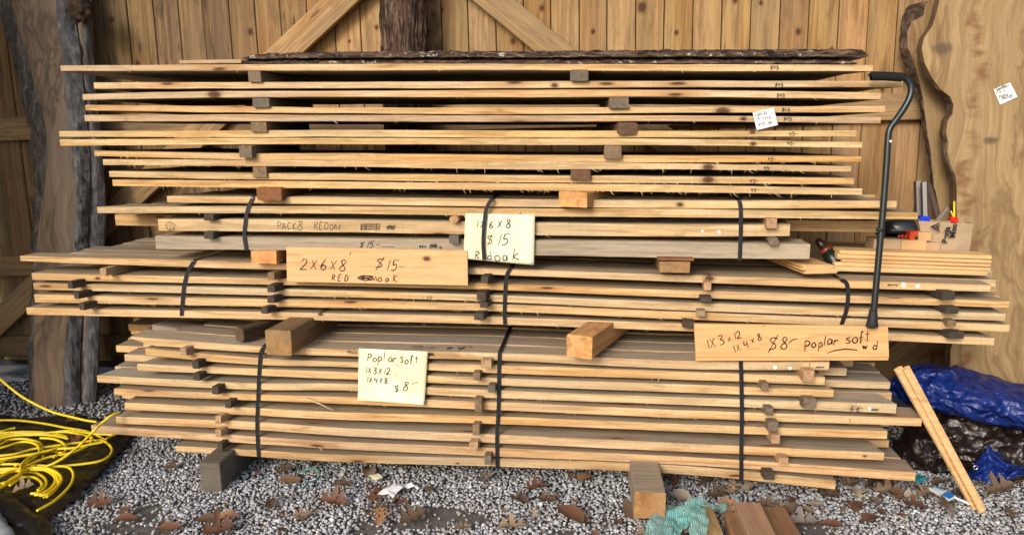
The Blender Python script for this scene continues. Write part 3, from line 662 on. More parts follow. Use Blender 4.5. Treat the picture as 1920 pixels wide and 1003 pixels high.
# --- red oak pack
YO = 2.83
O1 = Prof([(313, 368, 380), (640, 370, 384), (960, 374, 388), (1280, 376, 391), (1682, 377, 391)], YO)
O2 = Prof([(182, 388, 400), (640, 387, 401), (960, 391, 406), (1280, 392, 408), (1722, 399, 412)], YO)
O3 = Prof([(296, 411, 433), (640, 412, 436), (960, 417, 441), (1280, 421, 444), (1482, 421, 443)], YO)
O4 = Prof([(291, 443, 467), (640, 447, 471), (960, 450, 478), (1280, 454, 484), (1522, 458, 486)], YO)
pale = (.93, .93, .85)
o1 = board('oak_board', 'top oak pack board, set in at its left end, dark knot right of centre', 'board', 'boards of the red oak pack', O1, O1.x0, O1.x1, YO, .14, (1, .96, .86), knot=(1275, 384, .016), skew1=-.2)
board('oak_board', 'top-layer oak board lying second from the front of the strapped pack', 'board', 'boards of the red oak pack', O1, O1.x0 + .05, O1.x1 - .05, YO + .145, .14, pale)
board('oak_board', 'top-layer oak board lying third from the front of the strapped pack', 'board', 'boards of the red oak pack', O1, O1.x0 + .1, O1.x1 + .03, YO + .29, .14, pale)
o2 = board('oak_board', 'longest pale board of the oak pack, second from its top', 'board', 'boards of the red oak pack', O2, O2.x0, O2.x1, YO, .145, pale, skew0=.55, skew1=-.1, wav=.0015)
board('oak_board', 'second-layer oak board directly behind the longest pale one', 'board', 'boards of the red oak pack', O2, O2.x0 + .14, O2.x1 - .02, YO + .15, .14, pale)
board('oak_board', 'second-layer oak board at the back of the strapped pack', 'board', 'boards of the red oak pack', O2, O2.x0 + .2, O2.x1 - .1, YO + .295, .14, pale)
o3 = board('oak_plank', 'thick oak plank lettered PACK 8 RED OAK', 'board', 'boards of the red oak pack', O3, O3.x0, O3.x1, YO, .145, (.95, .94, .86), taper=0, skew1=.1)
board('oak_plank', 'thick oak plank showing at both ends behind the PACK 8 one', 'board', 'boards of the red oak pack', O3, Xat(215, O3.c[0][1], YO + .15), Xat(1648, O3.c[-1][1], YO + .15), YO + .15, .145, (.9, .86, .76))
board('oak_plank', 'thick oak plank at the back of the PACK 8 layer', 'board', 'boards of the red oak pack', O3, O3.x0 + .1, O3.x1 + .1, YO + .30, .145, (.9, .86, .76))
o4 = board('oak_plank', 'rough grey thick plank at the bottom of the oak pack marked $15', 'board', 'boards of the red oak pack', O4, O4.x0, O4.x1, YO, .15, (1.16, 1.06, .90), mats=[M_grey, M_face, M_grey], wav=.002, ragged=.012)
board('oak_plank', 'second rough grey plank from the front at the bottom of the oak pack', 'board', 'boards of the red oak pack', O4, O4.x0 + .02, O4.x1 - .1, YO + .155, .145, (1, 1, 1), mats=[M_grey, M_face, M_grey])
board('oak_plank', 'hindmost rough grey plank at the bottom of the oak pack', 'board', 'boards of the red oak pack', O4, O4.x0 + .1, O4.x1 - .05, YO + .305, .145, (1, 1, 1), mats=[M_grey, M_face, M_grey])
fuzz_(o2, O2, O2.x0, O2.x1, YO, dens=4); fuzz_(o3, O3, O3.x0, O3.x1, YO, dens=3)
for (x0, x1, yt, yb, c_, wh, rd) in [(382, 401, 401, 414, 'd', 'above the PACK 8 plank, left end', 0), (842, 860, 404, 418, 'o', 'beside the top left corner of the upper yellow note', 1), (1437, 1456, 409, 428, 'o', 'above the right end of the PACK 8 plank', 0),
                            (382, 401, 434, 448, 'd', 'below the PACK 8 plank, left end', 0), (842, 860, 441, 457, 'g', 'below the PACK 8 plank beside the upper yellow note', 0), (1441, 1460, 444, 461, 'g', 'below the right end of the PACK 8 plank', 1)]:
    st_(x0, x1, yt, yb, YO - .03, c_, wh, turn=-4, rounded=bool(rd))
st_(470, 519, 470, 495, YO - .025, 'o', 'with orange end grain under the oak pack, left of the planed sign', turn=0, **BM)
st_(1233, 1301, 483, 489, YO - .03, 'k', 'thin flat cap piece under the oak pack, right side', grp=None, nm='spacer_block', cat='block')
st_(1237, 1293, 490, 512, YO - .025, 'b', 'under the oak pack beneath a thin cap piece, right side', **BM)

# --- strapped bundle of the middle tier
YM = 2.86
MID = [([(37, 480, 490), (345, 488, 501), (500, 493, 505), (878, 502, 514), (1280, 516, 529), (1600, 526, 541), (1858, 534, 547)], (1, .95, .86)),
       ([(59, 512, 525), (500, 522, 534), (878, 531, 542), (1280, 544, 558), (1893, 565, 577)], (1, .93, .80)),
       ([(62, 531, 543), (500, 541, 554), (878, 552, 564), (1280, 567, 582), (1886, 588, 602)], (.97, .97, .90)),
       ([(64, 552, 567), (500, 561, 575), (878, 569, 582), (1280, 585, 599), (1893, 609, 623)], (1, .94, .82)),
       ([(49, 577, 590), (500, 585, 599), (878, 593, 607), (1280, 607, 621), (1865, 634, 648)], (1, .94, .84))]
ORD = ['top', 'second', 'third', 'fourth', 'fifth', 'sixth', 'seventh', 'eighth', 'ninth']
midfront = []
mknot = {0: (1330, 522, .02), 1: (183, 522, .012), 4: (601, 589, .012)}
mlab = ['top front board of the middle bundle, its left end reaching furthest left of all', 'front board of the middle bundle, second layer, with small round knots near its left end',
        'third front board of the middle bundle, just below the 2X6X8 sign', 'front board of the middle bundle, fourth layer, one above the lowest', 'lowest front board of the middle bundle, resting on the two big beams']
leftpx = {0: [132, 157, 208, 230, 252], 1: [95, 120, 140, 190, 215]}
rightpx = {0: [1868, 1840, 1860, 1850, 1845], 1: [1873, 1850, 1870, 1860, 1840]}
for i, (pts, tint) in enumerate(MID):
    pr = Prof(pts, YM); o = board('bundle_board', mlab[i], 'board', 'boards of the middle bundle', pr, pr.x0, pr.x1, YM, .094, tint, knot=mknot.get(i), skew0=R.uniform(-.1, .1), skew1=R.uniform(-.15, .1)); midfront.append((o, pr))
    if i in (2, 3, 4): fuzz_(o, pr, pr.x0 + .2, pr.x1 - .4, YM, dens=12 if i != 3 else 22, ln=.012)
    for k in range(5):
        Y = YM + .099 * (k + 1); z = pr.c[0][1]; z1 = pr.c[-1][1]
        x0 = Xat(leftpx[i][k], z, Y) if i in leftpx else pr.x0 + R.uniform(-.05, .22)
        x1 = Xat(rightpx[i][k], z1, Y) if i in rightpx else pr.x1 + R.uniform(-.3, .02)
        g = R.uniform(.72, 1.1)
        board('bundle_board', '%s layer of the middle bundle, %s board behind its front board' % (ORD[i], ['first', 'second', 'third', 'fourth', 'fifth'][k]), 'board', 'boards of the middle bundle', pr, x0, x1, Y, .094, (g, g * .99, g * .97), dz=R.uniform(0, .004) if i == 0 else R.uniform(-.001, .001))
MS = [[(187, 200, 503, 517, 't'), (502, 515, 511, 525, 'b'), (902, 916, 517, 531, 'd'), (1320, 1333, 529, 544, 'o'), (1768, 1791, 547, 563, 'd')],
      [(126, 139, 527, 541, 'd'), (501, 517, 534, 548, 'd'), (894, 911, 547, 564, 'd'), (1314, 1334, 556, 567, 'd'), (1774, 1798, 576, 589, 'd')],
      [(138, 151, 547, 560, 'd'), (501, 516, 556, 568, 'd'), (900, 914, 566, 577, 'd'), (1306, 1322, 582, 593, 't'), (1777, 1792, 601, 611, 'b')],
      [(148, 161, 568, 581, 'd'), (489, 503, 576, 588, 'd'), (889, 907, 587, 600, 'd'), (1281, 1291, 601, 615, 'd'), (1780, 1808, 622, 636, 'd')]]
col_where = ['at the far left', 'left of centre', 'by the centre strap', 'right of centre', 'at the right end']
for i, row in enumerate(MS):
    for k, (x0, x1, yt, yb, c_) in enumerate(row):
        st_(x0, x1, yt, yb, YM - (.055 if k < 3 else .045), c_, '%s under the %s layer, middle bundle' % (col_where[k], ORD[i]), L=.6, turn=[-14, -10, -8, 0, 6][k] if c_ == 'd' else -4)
st_(1292, 1302, 602, 616, YM - .045, 'd', 'paired with another just above the lower planed sign', L=.5)

# --- bottom bundle
YB = 2.73
BOT = [([(246, 631, 646), (497, 650, 662), (640, 655, 668), (940, 662, 676), (1280, 676, 692), (1557, 678, 694)], (1, .97, .90)),
       ([(272, 653, 667), (480, 671, 684), (640, 678, 688), (940, 685, 700), (1280, 697, 712), (1547, 707, 722)], (1, .93, .80)),
       ([(257, 682, 695), (480, 691, 704), (640, 697, 711), (940, 709, 723), (1280, 721, 736), (1563, 731, 745)], (1, .95, .84)),
       ([(181, 704, 717), (480, 718, 731), (640, 719, 732), (940, 732, 747), (1280, 745, 759), (1681, 757, 775)], (.98, 1, .96)),
       ([(213, 729, 741), (480, 739, 751), (640, 744, 757), (940, 754, 769), (1280, 769, 784), (1728, 784, 799)], (1, .92, .82)),
       ([(233, 755, 768), (480, 765, 779), (640, 773, 787), (940, 781, 795), (1280, 795, 809), (1664, 808, 823)], (1, .93, .80)),
       ([(217, 781, 794), (480, 791, 806), (640, 802, 817), (940, 815, 831), (1280, 831, 847), (1658, 849, 863)], (.94, .90, .84)),
       ([(170, 797, 811), (480, 818, 832), (640, 828, 842), (940, 840, 856), (1280, 856, 871), (1717, 885, 902)], (.88, .80, .74)),
       ([(328, 836, 847), (480, 844, 856), (640, 852, 866), (940, 860, 875), (1280, 873, 889), (1567, 901, 917)], (.84, .80, .73))]
blab = ['top front board of the bottom bundle with split grey left end under the big beams', 'second front board of the bottom bundle, behind the head of the lower yellow note',
        'third front board of the bottom bundle with squared end above the board marked 5 6', 'pale fourth front board of the bottom bundle marked 5 6 at its right end',
        'fifth front board of the bottom bundle, reaching furthest right with a small tick', 'orange front board of the bottom bundle, just under the lower yellow note', 'front board seventh from top in the bottom bundle with a knot near its right end',
        'front board of the bottom bundle lying under the end of the yellow cord', 'lowest and shortest front board, resting on the ground blocks']
leftb = {0: [None] * 5, 1: [268, 262, 240, 250, 260], 2: [233, 217, 240, 260, 262], 3: [215, 240, 250, 260, 270], 5: [228, 250, 260, 270, 280]}
rightb = {0: [1590, 1631, 1600, 1590, 1560], 1: [1588, 1600, 1610, 1600, 1590], 2: [1670, 1650, 1640, 1630, 1600], 3: [1672, 1660, 1650, 1620, 1600], 6: [1667, 1640, 1630, 1640, 1600], 7: [1689, 1660, 1650, 1620, 1600], 5: [1668, 1650, 1640, 1630, 1600]}
bknot = {6: (1622, 855, .009), 8: (858, 868, .008), 3: None, 7: (690, 838, .0)}
botfront = []
for i, (pts, tint) in enumerate(BOT):
    pr = Prof(pts, YB); o = board('bundle_board', blab[i], 'board', 'boards of the bottom bundle', pr, pr.x0, pr.x1, YB, .115, tint, skew0=.3 if i in (2, 3, 7) else R.uniform(-.1, .2), skew1=-.25 if i in (3, 2) else R.uniform(-.2, .1), taper=.09 if i == 0 else 0, ragged=.008 if i == 0 else .003,
                                   knot=bknot.get(i) if bknot.get(i) and bknot[i][2] else None, wav=.0014); botfront.append((o, pr))
    if i in (3, 4): fuzz_(o, pr, pr.x0 + .1, pr.x1 - .05, YB, dens=14, ln=.011)
    elif i in (1, 7): fuzz_(o, pr, pr.x0 + .1, pr.x1 - .5, YB, dens=3, ln=.012)
    for k in range(5):
        if i == 0 and k == 4: continue
        Y = YB + .122 * (k + 1) + R.uniform(-.003, .003); z = pr.c[0][1]; z1 = pr.c[-1][1]
        x0 = Xat(leftb[i][k], z, Y) if i in leftb and leftb[i][k] else pr.x0 + R.uniform(.05, .3)
        x1 = Xat(rightb[i][k], z1, Y) if i in rightb else pr.x1 + R.uniform(-.35, -.05)
        g = R.uniform(.72, 1.08)
        board('bundle_board', '%s layer of the bottom bundle, %s board behind its front board' % (ORD[i], ['first', 'second', 'third', 'fourth', 'fifth'][k]), 'board', 'boards of the bottom bundle', pr, x0, x1, Y, .112, (g, g * .99, g * .96), dz=R.uniform(-.001, .005) if i == 0 else R.uniform(-.002, .001) - (.001 * k))
BS = [[(338, 351, 652, 667, 't'), (902, 921, 674, 691, 't'), (1507, 1526, 694, 716, 'o')],
      [(360, 374, 676, 691, 'd'), (887, 900, 698, 713, 'b'), (1429, 1441, 718, 732, 'b')],
      [(361, 376, 700, 713, 'd'), (915, 928, 722, 736, 'g'), (1507, 1530, 747, 766, 'g')],
      [(397, 411, 724, 739, 'd'), (890, 903, 747, 772, 'b'), (1436, 1450, 764, 779, 'g')],
      [(421, 434, 751, 765, 'd'), None, None],
      [(403, 416, 779, 794, 't'), (886, 899, 795, 816, 'b'), (1441, 1459, 790, 809, 'g')],
      [(403, 416, 805, 819, 't'), (880, 896, 828, 844, 't'), (1447, 1462, 815, 832, 'o')],
      [(407, 418, 830, 844, 'd'), (908, 921, 853, 871, 'g'), (1462, 1478, 857, 871, 'o')],
      [None, None, (1433, 1452, 884, 900, 'd')]]
cw = ['toward the left end', 'beside the centre strap', 'near the right strap']
for i, row in enumerate(BS):
    for k, s_ in enumerate(row):
        if s_: st_(s_[0], s_[1], s_[2], s_[3], YB - .04, s_[4], '%s under the %s layer, bottom bundle' % (cw[k], ORD[i]), L=.6, turn=[-8, -2, 4][k])
# pieces on the back rows, left
pr = Prof([(285, 609, 626), (400, 624, 634), (600, 634, 644)], 2.93)
o = board('broken_board', 'short board with splintered grey broken end lying behind the dark beam', 'board', None, pr, pr.x0, pr.x1, 2.93, .10, (.95, .93, .9), ragged=.012, mats=[M_grey, M_face, M_grey])
pr = Prof([(245, 614, 627), (420, 622, 633), (640, 628, 640)], 3.10)
board('loose_board', 'narrow tan loose board behind the splintered grey one under the middle bundle', 'board', None, pr, pr.x0, pr.x1, 3.10, .10, (.9, .8, .65))
pr = Prof([(253, 597, 606), (460, 601, 612), (700, 606, 616)], 3.30)
board('loose_board', 'rearmost loose board just below the middle bundle at its left', 'board', None, pr, pr.x0, pr.x1, 3.30, .06, (.9, .85, .7))
# beams between bottom and middle
st_(497, 549, 618, 666, 2.655, 'b', 'with big square end under the middle bundle, left of centre', L=.85, turn=-3, ch=.005, **BM)
st_(1063, 1113, 626, 669, 2.665, 't', 'with orange end under the middle bundle, right of centre', L=.8, turn=-20, ch=.004, **BM)
st_(440, 463, 614, 639, 2.76, 'd', 'with dark grey tilted end just left of the big square beam', L=.6, turn=-20, ch=.008, grp=None, nm='support_beam', cat='beam')
# more carriers at the far ends, in the shade behind
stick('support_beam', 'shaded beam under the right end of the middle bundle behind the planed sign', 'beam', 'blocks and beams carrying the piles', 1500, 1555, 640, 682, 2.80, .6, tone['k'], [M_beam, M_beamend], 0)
# ground blocks
st_(373, 416, 866, 926, 2.60, 'g', 'with grey weathered end carrying the bottom bundle on the gravel, left', L=.85, turn=0, ch=.004, **BM)
st_(1190, 1247, 922, 973, 2.47, 't', 'with sawn orange end on the gravel beside the turquoise netting', L=.9, turn=1, ch=.003, **BM)
for o in COL.objects:
    if o.name.startswith('support_beam') and 'grey weathered end carrying' in o.get('label', ''):
        o.data.materials[0] = M_grey; o.data.materials[1] = M_grey; o.color = (.36, .35, .33, 1)
    if o.name.startswith('support_beam') and 'sawn orange end' in o.get('label', ''):
        o.data.materials[0] = M_grey; o.color = (.95, .85, .72, 1)
    if o.name.startswith('support_beam') and 'big square end' in o.get('label', ''): o.color = (.72, .74, .72, 1)
# ------------------------------------------------------------------ handwriting (single strokes turned into thin ribbons of ink)
O_ = [(.3, 1), (.08, .8), (.02, .45), (.15, .08), (.35, 0), (.55, .25), (.58, .65), (.42, .95), (.3, 1)]
o_ = [(.3, .5), (.08, .4), (.03, .18), (.2, 0), (.42, .06), (.5, .3), (.35, .5), (.25, .5)]
CH = {'0': [O_], 'O': [O_], 'o': [o_], '1': [[(.22, 1), (.18, 0)]], '2': [[(.04, .78), (.2, .98), (.45, .95), (.5, .7), (.3, .35), (0, .03), (.3, .06), (.6, .02)]],
      '3': [[(.05, .93), (.4, 1), (.5, .8), (.2, .56), (.48, .42), (.5, .15), (.25, 0), (.02, .08)]], '4': [[(.12, 1), (.05, .5), (.3, .46), (.52, .5)], [(.48, .95), (.42, 0)]],
      '5': [[(.12, .98), (.08, .55), (.35, .6), (.5, .35), (.35, .04), (.02, .05)], [(.12, .97), (.55, 1)]], '6': [[(.42, 1), (.15, .65), (.04, .25), (.22, 0), (.46, .1), (.45, .35), (.25, .45), (.08, .28)]],
      '8': [[(.5, .88), (.3, 1), (.1, .85), (.25, .58), (.5, .3), (.4, .03), (.15, .02), (.04, .25), (.3, .55), (.52, .86)]], '9': [[(.5, .9), (.25, 1), (.08, .75), (.3, .55), (.5, .85), (.45, .3), (.3, 0)]],
      '$': [[(.55, .85), (.25, .92), (.08, .72), (.5, .42), (.42, .18), (.05, .15)], [(.5, 1.1), (.12, -.12)]], 's$': [], "'": [[(.2, 1.2), (.08, .95)]], '-': [[(0, .5), (.5, .56)]], '_': [[(0, .05), (.3, .12), (.7, .1)]],
      'X': [[(.05, .95), (.5, .02)], [(.52, .95), (.0, .05)]], 'x': [[(.02, .55), (.42, .02)], [(.42, .6), (.0, .0)]],
      'P': [[(.08, 0), (.05, .98)], [(.0, .95), (.35, 1), (.52, .8), (.35, .52), (.08, .5)]], 'p': [[(.08, .5), (.05, -.4)], [(.05, .42), (.3, .55), (.45, .3), (.3, .05), (.08, .08)]],
      'A': [[(0, 0), (.25, 1), (.5, 0)], [(.08, .38), (.42, .4)]], 'C': [[(.5, .9), (.25, 1), (.05, .6), (.12, .1), (.35, 0), (.52, .12)]], 'K': [[(.08, 1), (.05, 0)], [(.5, .95), (.08, .48), (.52, 0)]],
      'k': [[(.08, 1), (.04, 0)], [(.4, .6), (.07, .28), (.5, .02)]], 'R': [[(.08, 0), (.06, 1)], [(0, .92), (.3, 1), (.5, .82), (.38, .56), (.1, .5), (.3, .3), (.56, .0)]], 'E': [[(.5, 1), (.08, .97), (.05, .02), (.5, .05)], [(.07, .5), (.42, .54)]],
      'D': [[(.08, 0), (.06, 1), (.4, .9), (.56, .5), (.4, .1), (.05, .0)]], 'd': [[(.42, .4), (.2, .5), (.04, .2), (.22, .0), (.42, .18)], [(.46, 1), (.44, .0)]], 'a': [[(.42, .42), (.2, .5), (.04, .2), (.2, 0), (.4, .2), (.42, .45), (.46, .02)]],
      'l': [[(.12, 1.05), (.1, 0)]], 'r': [[(.05, .5), (.08, 0)], [(.08, .28), (.2, .48), (.42, .45)]], 'S': [[(.5, .85), (.28, 1), (.06, .8), (.45, .4), (.38, .08), (.05, .05)]], 's': [[(.4, .5), (.1, .48), (.1, .32), (.38, .2), (.3, .0), (.0, .04)]],
      'f': [[(.45, .9), (.28, 1.05), (.2, .7), (.18, -.15)], [(.02, .48), (.42, .52)]], 't': [[(.2, .95), (.18, 0)], [(.0, .62), (.42, .66)]], 'w': [[(0, .5), (.12, .02), (.27, .35), (.4, .02), (.56, .5)]],
      'g': [[(.4, .45), (.18, .5), (.05, .2), (.22, .05), (.4, .3), (.38, -.35), (.1, -.35)]], 'u': [[(.05, .5), (.08, .08), (.3, .04), (.42, .45), (.45, 0)]], 'L': [[(.08, 1), (.04, .02), (.5, .05)]], 'n': [[(.05, .5), (.07, 0)], [(.07, .3), (.28, .5), (.42, .35), (.44, 0)]],
      'M': [[(0, 0), (.08, 1), (.28, .3), (.48, 1), (.56, 0)]], 'e': [[(.06, .25), (.42, .32), (.3, .52), (.08, .4), (.06, .12), (.25, 0), (.44, .08)]], 'y': [[(.05, .5), (.22, .1)], [(.45, .5), (.1, -.4)]], 'h': [[(.06, 1), (.05, 0)], [(.06, .3), (.26, .5), (.42, .3), (.44, 0)]], '/': [[(.5, 1), (.05, 0)]],
      '@': [[(.9, .3), (.7, .85), (.2, .8), (-.05, .35), (.15, -.15), (.6, -.2), (.9, .1), (.92, .35)], [(.2, .45), (.35, .25), (.2, .2)], [(.5, .5), (.55, .2), (.7, .45)]], ' ': []}
HW = random.Random(3)
def text(s, x, y, h, adv=.72, rot=0.0, slant=.12, jit=.03, sx=1.0):
    """polylines in picture coordinates; (x, y) = start of the baseline, h = cap height"""
    out = []; ca, sa = math.cos(math.radians(rot)), math.sin(math.radians(rot)); cx = 0
    for ch in s:
        dy = HW.uniform(-.04, .04); k = HW.uniform(.92, 1.08)
        for pl in CH[ch]:
            pts = [((cx + (px_ * k + py_ * slant)) * sx, (py_ * k + dy)) for px_, py_ in pl]
            pts = [(a + HW.uniform(-jit, jit), b + HW.uniform(-jit, jit)) for a, b in pts]
            if len(pts) > 2:
                q = [Vector((a, b, 0)) for a, b in pts]; pts = [(v_.x, v_.y) for v_ in catmull(q, 4)]
            out.append([(x + h * (a * ca - b * sa), y - h * (b * ca + a * sa)) for a, b in pts])
        cx += (.45 if ch in "1l' " else adv) * HW.uniform(.95, 1.05)
    return out
def scribble(x0, x1, y0, y1, n):
    pts = []
    for i in range(n):
        t = i / (n - 1); pts.append((x0 + (x1 - x0) * t + HW.uniform(-1, 1), (y0 if i % 2 else y1) + HW.uniform(-1, 1)))
    return [pts, [(x0, (y0 + y1) / 2 - 1), (x1, (y0 + y1) / 2)], [(x0 + 1, y0 + 2), (x1 - 2, y0 + 2)], [(x0, y1 - 2), (x1, y1 - 3)]]
def ink(name, parent, lines, Yf, width, mat=None):
    """Yf: a plane distance or a function of x"""
    V, F = [], []
    for pl in lines:
        q = []
        for (px_, py_) in pl:
            Y = Yf if not callable(Yf) else Yf(P(px_, py_, YT).x)
            q.append(P(px_, py_, Y - .0008))
        b = len(V)
        for i, p in enumerate(q):
            t = q[min(i + 1, len(q) - 1)] - q[max(i - 1, 0)]; t.y = 0
            t = t.normalized() if t.length > 0 else Vector((1, 0, 0)); nn = Vector((-t.z, 0, t.x)); ww = width / 2 * HW.uniform(.9, 1.3)
            if i in (0, len(q) - 1): ww *= .7
            V += [p + nn * ww, p - nn * ww]
        for i in range(len(q) - 1): F.append((b + 2 * i, b + 2 * i + 1, b + 2 * i + 3, b + 2 * i + 2))
    return obj(name, V, F, mat or M_ink, parent=parent)
# prices on the slabs
prices = [(0, 1444, 131, '$45'), (1, 1453, 163, '$45'), (2, 1456, 183, '$45'), (3, 1466, 210, '$45'), (4, 1469, 227, '$45'), (5, 1480, 255, '45-'), (6, 1476, 273, '45-'), (7, 1440, 302, '45-'), (8, 1432, 319, '45-'), (9, 1406, 343, '45-'), (10, 1408, 360, '45-')]
for i, x, y, s_ in prices:
    o, pr = tops[i]; ink('price_mark', o, text(s_, x, y, 7, .8, 0, .1, .05), lambda X, n_=o.name: FRONT[n_](X), .0026)
ink('handwriting', o3, text('PACK', 520, 430, 13, .72, 0, 0) + text('8', 557, 432, 16, .7, 0) + text('RED', 588, 430, 13, .75, 0) + text('OAK', 618, 431, 10, .8, 0) + [[(312, 418), (318, 416), (328, 422), (327, 431), (316, 432), (311, 424), (313, 417)], [(316, 417), (321, 432)], [(320, 416), (326, 430)]], FRONT[o3.name], .0022)
ink('crossed_out_mark', o3, scribble(676, 713, 419, 432, 26) + scribble(725, 741, 422, 431, 12), FRONT[o3.name], .0036)
ink('handwriting', o4, text('$15-', 673, 465, 12, 1.05, 0, .3) + [[(715, 462), (739, 463)]] + text('oss', 786, 464, 6, .8) + text('o', 824, 466, 7), FRONT[o4.name], .0032)
ink('crossed_out_mark', o4, scribble(806, 820, 457, 466, 12), FRONT[o4.name], .004)
f5, _ = botfront[3]
ink('handwriting', f5, text('56', 1594, 771, 9, 1.3, 0, .2) + [[(1592, 767), (1618, 765)]] + scribble(1634, 1648, 765, 771, 8), FRONT[f5.name], .0024)
f1, _ = botfront[0]
ink('handwriting', f1, text('PACK', 651, 663, 6, .8) + scribble(1530, 1545, 686, 691, 10) + [[(1518, 681), (1517, 688)]], FRONT[f1.name], .0022)
ink('crossed_out_mark', f1, scribble(803, 814, 661, 668, 7), FRONT[f1.name], .004)
ink('handwriting', botfront[4][0], [[(1593, 784), (1594, 792)]], FRONT[botfront[4][0].name], .0022); ink('handwriting', botfront[2][0], [], YB, .002) if 0 else None
ink('handwriting', midfront[0][0], scribble(1664, 1682, 532, 537, 9) + [[(1686, 531), (1680, 538)]], FRONT[midfront[0][0].name], .0024)
ink('handwriting', midfront[2][0], text('50', 800, 561, 6, 1.0) + [[(794, 556), (793, 561)]], FRONT[midfront[2][0].name], .0018)
# crossed-out lettering lying on the top of the bottom bundle's front boards
def inktop(parent, lines, z, width):
    V, F = [], []
    for pl in lines:
        q = [G(a, b, z) for a, b in pl]; b0 = len(V)
        for i, p in enumerate(q):
            t = (q[min(i + 1, len(q) - 1)] - q[max(i - 1, 0)]); t = t.normalized() if t.length > 0 else Vector((1, 0, 0)); nn = Vector((-t.y, t.x, 0))
            V += [p + nn * width / 2, p - nn * width / 2]
        for i in range(len(q) - 1): F.append((b0 + 2 * i, b0 + 2 * i + 1, b0 + 2 * i + 3, b0 + 2 * i + 2))
    return obj('crossed_out_writing', V, F, M_ink, parent=parent)
pr0 = botfront[0][1]; z0 = pr0.at(P(820, 655, YB).x)[0] + .003
inktop(f1, [[(771, 650), (780, 648), (792, 649), (790, 651), (776, 652)], [(798, 652), (806, 652), (816, 650)], [(822, 653), (824, 653)], [(838, 654), (846, 650)], [(836, 652), (850, 653)], [(858, 650), (866, 654), (872, 650), (860, 655)], [(878, 651), (886, 650)]], z0, .006)
# small torn labels
def chips(parent, pts, Y):
    for (x, y, s_) in pts:
        a = [HW.uniform(.6, 1.1) for _ in range(6)]
        V = [P(x + s_ * a[k] * math.cos(k * 1.047 + .4), y + s_ * a[k] * math.sin(k * 1.047 + .4), (Y(P(x, y, YT).x) if callable(Y) else Y) - .0012) for k in range(6)]
        obj('torn_label', V, [tuple(range(6))], M_white, parent=parent)
chips(o3, [(1317, 433, 3.2), (1348, 435, 4)], FRONT[o3.name]); chips(midfront[0][0], [(1694, 534, 5), (1721, 536, 5)], FRONT[midfront[0][0].name])
chips(f1, [(1453, 689, 4.5), (1481, 690, 4)], FRONT[f1.name]); chips(f5, [(1630, 766, 4)], FRONT[f5.name])

# ------------------------------------------------------------------ straps
def strap(label, pts, Y, ztop, Yback, zbot, w_=.015):
    q = [P(x, y, Y - .0045) for x, y in pts]; q = catmull(q, 5)
    X = q[0].x
    loop = [Vector((X, Yback, zbot)), Vector((X, Yback, ztop + .004)), Vector((X, (Y + Yback) / 2, ztop + .004)), Vector((X, Y + .03, ztop + .004)), Vector((q[0].x, Y + .001, ztop + .003))] + q + [Vector((q[-1].x, Y + .02, q[-1].z - .004)), Vector((q[-1].x, Yback - .001, q[-1].z - .003))]
    V, F = [], []
    for i, p in enumerate(loop):
        t = (loop[min(i + 1, len(loop) - 1)] - loop[max(i - 1, 0)]).normalized(); side = Vector((1, 0, 0)) - t * t.x; side.normalize(); nn = t.cross(side)
        for a, b in ((-1, -1), (1, -1), (1, 1), (-1, 1)): V.append(p + side * a * w_ / 2 + nn * b * .0006)
    for i in range(len(loop) - 1):
        for k in range(4): F.append((i * 4 + k, i * 4 + (k + 1) % 4, (i + 1) * 4 + (k + 1) % 4, (i + 1) * 4 + k))
    F += [(0, 1, 2, 3), tuple((len(loop) - 1) * 4 + k for k in (3, 2, 1, 0))]
    o = obj('strap', V, F, M_strap, label=label, category='strap', group='black straps around the bundles', origin=(X, Y, zbot)); return o
zt = lambda pr, x, y, Y: pr.at(P(x, y, Y).x)[0]
strap('black strap around the oak pack at its left end', [(474, 371), (466, 388), (461, 410), (458, 440), (462, 470)], YO, zt(O1, 474, 371, YO), YO + .46, P(462, 470, YO).z)
s2 = strap('black strap around the oak pack, running down over the upper yellow note', [(921, 375), (912, 392), (908, 420), (906, 455), (908, 487)], YO - .022, zt(O1, 921, 375, YO), YO + .46, P(908, 480, YO).z)
strap('black strap around the oak pack at its right side', [(1386, 376), (1389, 392), (1389, 430), (1388, 460), (1387, 489)], YO, zt(O1, 1386, 376, YO), YO + .46, P(1387, 489, YO).z)
strap('black strap around the middle bundle at its left side, slanting', [(364, 489), (352, 510), (345, 535), (342, 565), (340, 592)], YM, zt(midfront[0][1], 364, 489, YM), YM + .60, P(340, 592, YM).z)
strap('black strap around the middle bundle, below the upper yellow note', [(958, 501), (950, 518), (947, 550), (946, 585), (947, 608)], YM, zt(midfront[0][1], 958, 501, YM), YM + .60, P(947, 608, YM).z)
strap('black curved strap around the middle bundle beside the cane', [(1577, 524), (1588, 533), (1590, 560), (1586, 585), (1578, 608)], YM, zt(midfront[0][1], 1577, 524, YM), YM + .60, P(1578, 612, YM).z)
strap('strap around the bottom bundle at its left side', [(494, 651), (488, 670), (484, 740), (482, 800), (485, 857)], YB, zt(botfront[0][1], 494, 651, YB), YB + .74, P(485, 857, YB).z)
strap('strap around the middle of the bottom bundle', [(937, 662), (936, 690), (935, 760), (932, 820), (933, 877)], YB, zt(botfront[0][1], 937, 662, YB), YB + .74, P(933, 877, YB).z)
strap('strap around the right side of the bottom bundle, below the lower planed sign', [(1389, 678), (1390, 710), (1391, 780), (1390, 840), (1390, 901)], YB, zt(botfront[0][1], 1389, 678, YB), YB + .74, P(1390, 901, YB).z)

